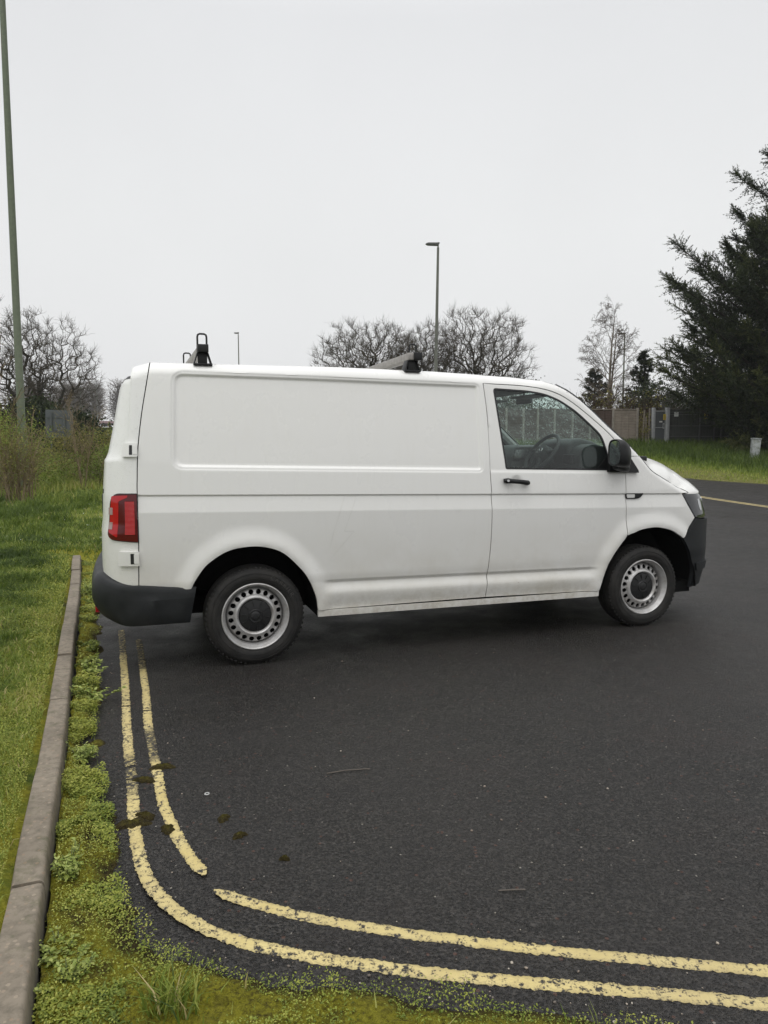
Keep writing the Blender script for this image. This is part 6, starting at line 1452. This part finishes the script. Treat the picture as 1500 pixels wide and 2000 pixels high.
lamp((-77.0, 190, h1(-77, 190)), 12.6, .10, .08, POSTD, 'far street lamp nearest the van tail against the woods', 1.0, -1)
lamp((-76.2, 178, h1(-76, 178)), 12.6, .10, .08, POSTD, 'far street lamp half hidden by the bare tree twigs', 1.0, -1)

def m_board(name, a, b, ver=False, sc_=1.):
    t = NT(name); v = t.pos(); s = t.sepz(v); n = t.noise(t.node('Mapping', {'Vector': v, 'Scale': (1.2, 1.2, 14) if not ver else (9, 9, .8)}).outputs[0], 3., 6, .7); n2 = t.noise(v, 2.0, 5)
    w = t.node('TexWave', {'Vector': v, 'Scale': 2.35 if not ver else 2.2, 'Distortion': .6 if not ver else .1, 'Detail': 2., 'Detail Scale': 1.2}); w.bands_direction = 'Z' if not ver else 'X'; w.wave_profile = 'SAW'
    c = t.mix(t.mr(n, .3, .7), a, b); c = t.mix(t.mr(w.outputs['Fac'], .0, .14, .75, 0), c, tuple(x * .28 for x in a)); c = t.mix(t.mr(n2, .5, .7, 0, .5), c, tuple(x * .6 for x in a))
    return t.done(t.pr(base=c, rough=.9, spec=.15, normal=t.bump(w.outputs['Fac'], .6, .02)))
FBROWN = m_board('stained_fence_boards', (.068, .048, .040), (.105, .078, .066)); FGREY = m_board('silvered_fence_boards', (.18, .152, .122), (.29, .25, .21))
CONC = simple('fence_post_concrete', (.20, .18, .155), .9, 0, .2, .25, 8, .3); GALV = simple('galvanised_steel', (.30, .305, .31), .5, .25, .5, .2, 7)
FY, FZ0, FH = 34.0, None, 1.76
posts = [5.05, 5.88, 6.70, 7.39, 8.20, 9.06, 9.90, 11.0, 12.18]
nm = ['brown fence panel seen through the cab, %s', ]
side = ['leftmost of those behind the glass', 'second from the left behind the glass', 'third from the left behind the glass', 'fourth from the left behind the glass', 'fifth from the left behind the glass', 'sixth from the left behind the glass']
for i, x in enumerate(posts):
    z0 = h1(x, FY); m = MB(); m.box((x - .05, FY - .06, z0 - .3), (x + .05, FY + .05, z0 + FH + .03)); lab = ('pale concrete fence post seen through the cab glass, ' + ['leftmost', 'second from left', 'third from left', 'fourth from left', 'fifth from left', 'sixth from left', 'rightmost'][i]) if i < 7 else ('concrete post between the brown and the silvered fence panels', 'concrete post at the right end of the silvered fence panel')[i - 7]
    tag(m.build('fence_post', CONC, None, bevel=.008), lab, 'fence post', 'concrete fence posts')
for i in range(len(posts) - 1):
    a, b = posts[i] + .05, posts[i + 1] - .05; z0 = h1((a + b) / 2, FY); brown = i < 7; mt = FBROWN if brown else FGREY
    e = empty('board_fence', ((a + b) / 2, FY, z0)); lab = ('dark brown fence panel seen through the cab glass, ' + side[i]) if i < 6 else ('dark brown boarded fence panel beside the windscreen pillar', 'silvered waney lap fence panel left of the metal gate')[i - 6]
    tag(e, lab, 'fence', 'wooden fence panels'); w = (b - a) / 2
    m = MB(); nb = 13; bh = (FH - .12) / nb
    for k in range(nb):
        z = .04 + k * bh; m.add([(-w, -.008 - .012, z), (w, -.020, z), (w, .0, z + bh + .01), (-w, .0, z + bh + .01), (-w, .012, z), (w, .012, z), (w, .012, z + bh + .01), (-w, .012, z + bh + .01)], [(0, 1, 2, 3), (7, 6, 5, 4), (0, 4, 5, 1), (3, 2, 6, 7), (0, 3, 7, 4), (1, 5, 6, 2)])
    m.build('boards', mt, e)
    m = MB()
    for bx in ([-w + .02, -w / 3, w / 3, w - .02] if not brown or i == 6 else [-w + .02, w - .02]): m.box((bx - .018, -.045, .02), (bx + .018, -.021, FH - .06))
    m.build('battens', mt, e)
    m = MB(); m.box((-w, -.05, FH - .058), (w, .03, FH - .02)); m.build('capping', FGREY if i == 6 else mt, e, bevel=.004)
m = MB()
for x, t_, z1 in ((12.45, .04, 1.7), (12.62, -.02, 1.35), (12.74, .015, 1.78)): m.box((x - .03, FY - .03, h1(x, FY) - .2), (x + .03, FY + .03, h1(x, FY) + z1), Matrix.Translation((x, FY, h1(x, FY))) @ Matrix.Rotation(t_, 4, 'Y') @ Matrix.Translation((-x, -FY, -h1(x, FY))))
tag(m.build('broken_fence_stakes', FGREY), 'broken leaning fence stakes between the silvered panel and the gate', 'fence')
shrub('ivy_bush', (12.5, 34.2, h1(12.5, 34)), (.7, .5, 1.5), 20, 401, BROWNT, OLIVE, 900, 'ivy growing through the broken stakes left of the metal gate', 'ivy', .07, -.05, .6, 6, .008, .2, 6)
# metal gate
DKM = m_board('dark_green_grey_boards', (.042, .044, .040), (.066, .068, .061), True); DKG = simple('gate_sheet_grey', (.058, .062, .066), .6, .1, .4, .12, 4)
z0 = h1(13.2, FY); e = empty('metal_gate', (13.3, FY, z0)); tag(e, 'dark metal gate between two pale galvanised posts right of the wooden fence', 'gate')
for x0, x1, nm_ in ((-.42, -.30, 'gate_post'), (.24, .42, 'gate_post')):
    m = MB(); m.box((x0, -.07, -.2), (x1, .07, 1.80)); m.build(nm_, GALV, e, bevel=.006)
m = MB(); m.box((-.285, -.02, .06), (.225, .02, 1.66)); lf = m.build('gate_leaf', DKG, e)
m = MB()
for bx in ((-.285, -.255), (.195, .225)): m.box((bx[0], -.035, .02), (bx[1], -.021, 1.76))
m.box((-.255, -.035, 1.62), (.195, -.021, 1.66)); m.box((-.255, -.033, .84), (.195, -.021, .865)); m.build('gate_frame', GALV, lf)
m = MB(); m.box((.10, -.06, .80), (.195, -.034, 1.06)); lb = m.build('latch_box', GALV, lf, bevel=.004); m = MB(); m.box((.125, -.066, .86), (.165, -.0605, 1.0)); m.build('latch_slot', BLACKP, lb)
m = MB(); m.box((-.06, -.028, 1.10), (.08, -.0205, 1.16)); m.build('gate_plate', simple('plate_white', (.5, .5, .48), .5), lf)
# mesh fence of the enclosure
e = empty('mesh_fence', (16.2, FY, h1(16, FY))); tag(e, 'dark screened metal fence running from the gate into the cypress', 'fence')
m = MB(); m.box((-2.45, .03, .05), (3.2, .06, 1.72)); m.build('screen', DKM, e)
m = MB()
for z in (.42, .92, 1.46, 1.58): m.box((-2.45, -.015, z), (3.2, .012, z + .03))
m.build('rail', simple('dull_rail', (.085, .088, .08), .6, .2), e)
for x in (-.99, -.30, .05, 1.5, 3.0):
    m = MB(); m.box((x - .055 + .02, -.05, -.2), (x + .055 - .03, .025, 1.74)); m.build('post', simple('dark_post', (.06, .062, .056), .7) if x == -.99 else bpy.data.materials['dark_post'], e, bevel=.004)
YSIGN = simple('sign_yellow', (.52, .38, .035), .5); WSIGN = simple('sign_white', (.56, .57, .55), .5); BSIGN = simple('sign_black', (.02, .02, .02), .5)
def sign(px0, px1, py0, py1, mat, lab, mark, yoff):
    x0, x1 = [(p - 750) / 1370 * (FY + yoff) * 1.004 for p in (px0, px1)]; zz1, zz0 = [1.48 + (878 - p) / 1375 * (FY + yoff) for p in (py0, py1)]
    e = empty('warning_sign' if mark else 'notice_sign', ((x0 + x1) / 2, FY + yoff, zz0)); tag(e, lab, 'sign', 'signs on the metal enclosure'); w = (x1 - x0) / 2; h_ = zz1 - zz0
    m = MB(); m.box((-w, -.006, 0), (w, .006, h_)); m.build('plate', mat, e)
    m = MB()
    if mark:
        m.prism([(-w * .7, h_ * .40), (w * .7, h_ * .40), (0, h_ * .88)], lambda x, z: (x, -.010, z), lambda x, z: (x, -.0065, z)); m.build('hazard_triangle', BSIGN, e)
        m = MB(); m.prism([(-w * .38, h_ * .45), (w * .38, h_ * .45), (0, h_ * .76)], lambda x, z: (x, -.013, z), lambda x, z: (x, -.0105, z)); m.build('triangle_field', mat, e)
        m = MB(); m.prism([(-w * .05, h_ * .70), (w * .12, h_ * .60), (0, h_ * .59), (w * .06, h_ * .47), (-w * .12, h_ * .61), (0, h_ * .62)], lambda x, z: (x, -.016, z), lambda x, z: (x, -.0135, z)); m.build('lightning_mark', BSIGN, e)
        m = MB(); m.box((-w * .7, -.0105, h_ * .10), (w * .7, -.0065, h_ * .15)); m.box((-w * .7, -.0105, h_ * .22), (w * .7, -.0065, h_ * .27)); m.build('text_rows', BSIGN, e)
    else:
        for k in (.72, .52, .32): m.box((-w * .75, -.0105, h_ * k), (w * (.75 if k > .4 else .3), -.0065, h_ * (k + .06)))
        m.build('text_rows', simple('sign_grey', (.2, .2, .2), .6) if 'sign_grey' not in bpy.data.materials else bpy.data.materials['sign_grey'], e)
sign(1289, 1294.3, 809.5, 820.5, YSIGN, 'yellow warning sign on the gate leaf', True, -.045)
sign(1295, 1300, 808.5, 817.5, WSIGN, 'small white notice beside the yellow sign on the gate', False, -.05)
sign(1310, 1318, 805.5, 814, WSIGN, 'white square notice on the mesh fence just right of the gate', False, -.03)
sign(1368, 1374.5, 806.5, 818, YSIGN, 'yellow warning sign on the mesh fence near the cypress', True, -.06)
# utility cabinet
CAB = NT('cabinet_grey_paint'); v_ = CAB.obj(); n_ = CAB.noise(v_, 6, 6, .7); c_ = CAB.mix(CAB.mr(n_, .45, .62), (.33, .35, .35), (.16, .17, .14)); CABM = CAB.done(CAB.pr(base=c_, rough=.7))
e = empty('utility_cabinet', (15.2, 28.9, h1(15.2, 28.9))); e.rotation_euler = (0, R(3.2), R(-12)); tag(e, 'small pale grey utility cabinet leaning in the grass under the cypress', 'cabinet')
m = MB(); m.box((-.16, -.12, -.15), (.16, .12, .90)); m.build('body', CABM, e, bevel=.012)
m = MB(); m.box((-.178, -.138, .903), (.178, .138, .965)); m.build('lid', CABM, e, bevel=.015)
m = MB(); m.box((-.138, -.130, .06), (.138, -.1225, .86)); m.build('door', CABM, e, bevel=.003)
# back of the road sign on the left
GRB = simple('sign_back_grey', (.085, .093, .098), .6, .1, .3, .12, 3)
e = empty('sign_board', (-15.22, 33, h1(-15.2, 33))); e.rotation_euler = (0, R(1.5), R(8)); tag(e, 'grey back of a road sign board above the brambles', 'sign board')
m = MB(); m.box((-.60, -.02, 1.12), (.60, .02, 2.42)); m.build('board', GRB, e)
m = MB(); m.box((-.58, -.05, 2.06), (.58, -.022, 2.12)); m.box((-.58, -.05, 1.4), (.58, -.022, 1.46)); m.build('rail', GRB, e)
for x in (-.33, .24): m = MB(); m.box((x - .035, -.12, -.3), (x + .035, -.052, 2.30)); m.build('post', GRB, e)
# far road and traffic
rd = [(x, 84.5 + .02 * x) for x in np.linspace(-75, 10, 60)]; V = []; 
for x, y in rd:
    for o in (0, 3.4): V.append((x, y + o, h1(x, y + o) + .06))
o = mk('far_path', V, [(2 * i, 2 * i + 2, 2 * i + 3, 2 * i + 1) for i in range(len(rd) - 1)], simple('pale_far_road', (.22, .21, .19), .8), None, True); tag(o, kind='structure')
V = []
for x in np.linspace(-130, 10, 40):
    for oy in (181, 196): V.append((x, oy, h1(x, oy) + .10))
o = mk('far_road', V, [(2 * i, 2 * i + 2, 2 * i + 3, 2 * i + 1) for i in range(39)], simple('far_tarmac', (.09, .09, .09), .6), None, True); tag(o, kind='structure')
WCAR = simple('white_vehicle_paint', (.68, .68, .68), .3); DGL = simple('dark_vehicle_glass', (.02, .024, .028), .1); DTY = simple('dark_vehicle_tyre', (.015, .015, .015), .8)
def car(x, y, rz, lab, L_=4.3, van_=False):
    e = empty('white_car', (x, y, h1(x, y) + .12), rz); tag(e, lab, 'car', 'far traffic')
    b = [(-2.1, .3), (2.1, .3), (2.15, .62), (1.95, .86), (1.15, .96), (.55, 1.42), (-1.15, 1.46), (-1.95, .98), (-2.15, .8)]
    m = MB(); m.prism(b, lambda x, z: (x, -.85, z), lambda x, z: (x, .85, z)); m.build('body', WCAR, e, bevel=.06)
    for sg in (-1, 1):
        m = MB(); m.prism([(1.0, .98), (.48, 1.36), (-.2, 1.38), (-.2, .98)], lambda x, z: (x, sg * .853, z), lambda x, z: (x, sg * .858, z)); m.build('window', DGL, e)
        m = MB(); m.prism([(-.28, .98), (-.28, 1.38), (-1.1, 1.38), (-1.6, .99)], lambda x, z: (x, sg * .853, z), lambda x, z: (x, sg * .858, z)); m.build('window', DGL, e)
        for wx in (-1.3, 1.3): m = MB(); m.lathe([(0, -.1), (.30, -.1), (.32, 0), (.30, .1), (0, .1)], 16, Matrix.Translation((wx, sg * .80, .32))); m.build('wheel', DTY, e, True)
car(-78.2, 189, R(4), 'white car behind the scrub on the far road, nearer of the two'); car(-86.5, 204, R(170), 'white car partly hidden higher up beyond the far road')
e = empty('flatbed_lorry', (-75.0, 192, h1(-75, 192) + .12), R(3)); tag(e, 'flatbed lorry with white cab and pinkish deck crossing on the far road', 'lorry', 'far traffic')
m = MB(); m.box((-2.2, -1.1, .95), (2.6, 1.1, 1.15)); m.box((-2.2, -1.1, 1.15), (2.4, -1.05, 1.55)); m.box((-2.2, 1.05, 1.15), (2.4, 1.1, 1.55)); m.build('deck', simple('faded_red_deck', (.30, .20, .20), .7), e)
m = MB(); m.prism([(2.7, .6), (4.8, .6), (4.85, 1.5), (4.4, 2.75), (2.7, 2.8)], lambda x, z: (x, -1.08, z), lambda x, z: (x, 1.08, z)); cb = m.build('cab', WCAR, e, bevel=.05)
m = MB(); m.box((3.05, -1.10, 1.55), (3.95, -1.085, 2.45)); m.build('blue_panel', simple('dark_blue', (.03, .05, .12), .4), cb)
m = MB(); m.box((3.3, -1.115, 1.8), (3.7, -1.102, 2.2)); m.build('pale_square', WCAR, cb)
m = MB(); m.box((-2.2, -.5, .5), (4.6, .5, .9)); m.build('chassis', DTY, e)
for wx in (-1.2, 3.9, .0):
    for sg in (-1, 1): m = MB(); m.lathe([(0, -.15), (.45, -.15), (.48, 0), (.45, .15), (0, .15)], 16, Matrix.Translation((wx, sg * .9, .47))); m.build('wheel', DTY, e, True)

# ------------------------------------------------------------------ damp air
hz = NT('damp_air'); pv = hz.node('VolumePrincipled', {'Color': (.93, .94, .95, 1), 'Density': .0005, 'Anisotropy': 0.2}); hz.l.new(pv.outputs[0], hz.out.inputs['Volume'])
m = MB(); m.box((-262, -20, -1.6), (262, 402, 40)); hb = m.build('haze', hz.m); tag(hb, 'thin damp haze hanging over the whole scene', 'haze', kind='stuff')
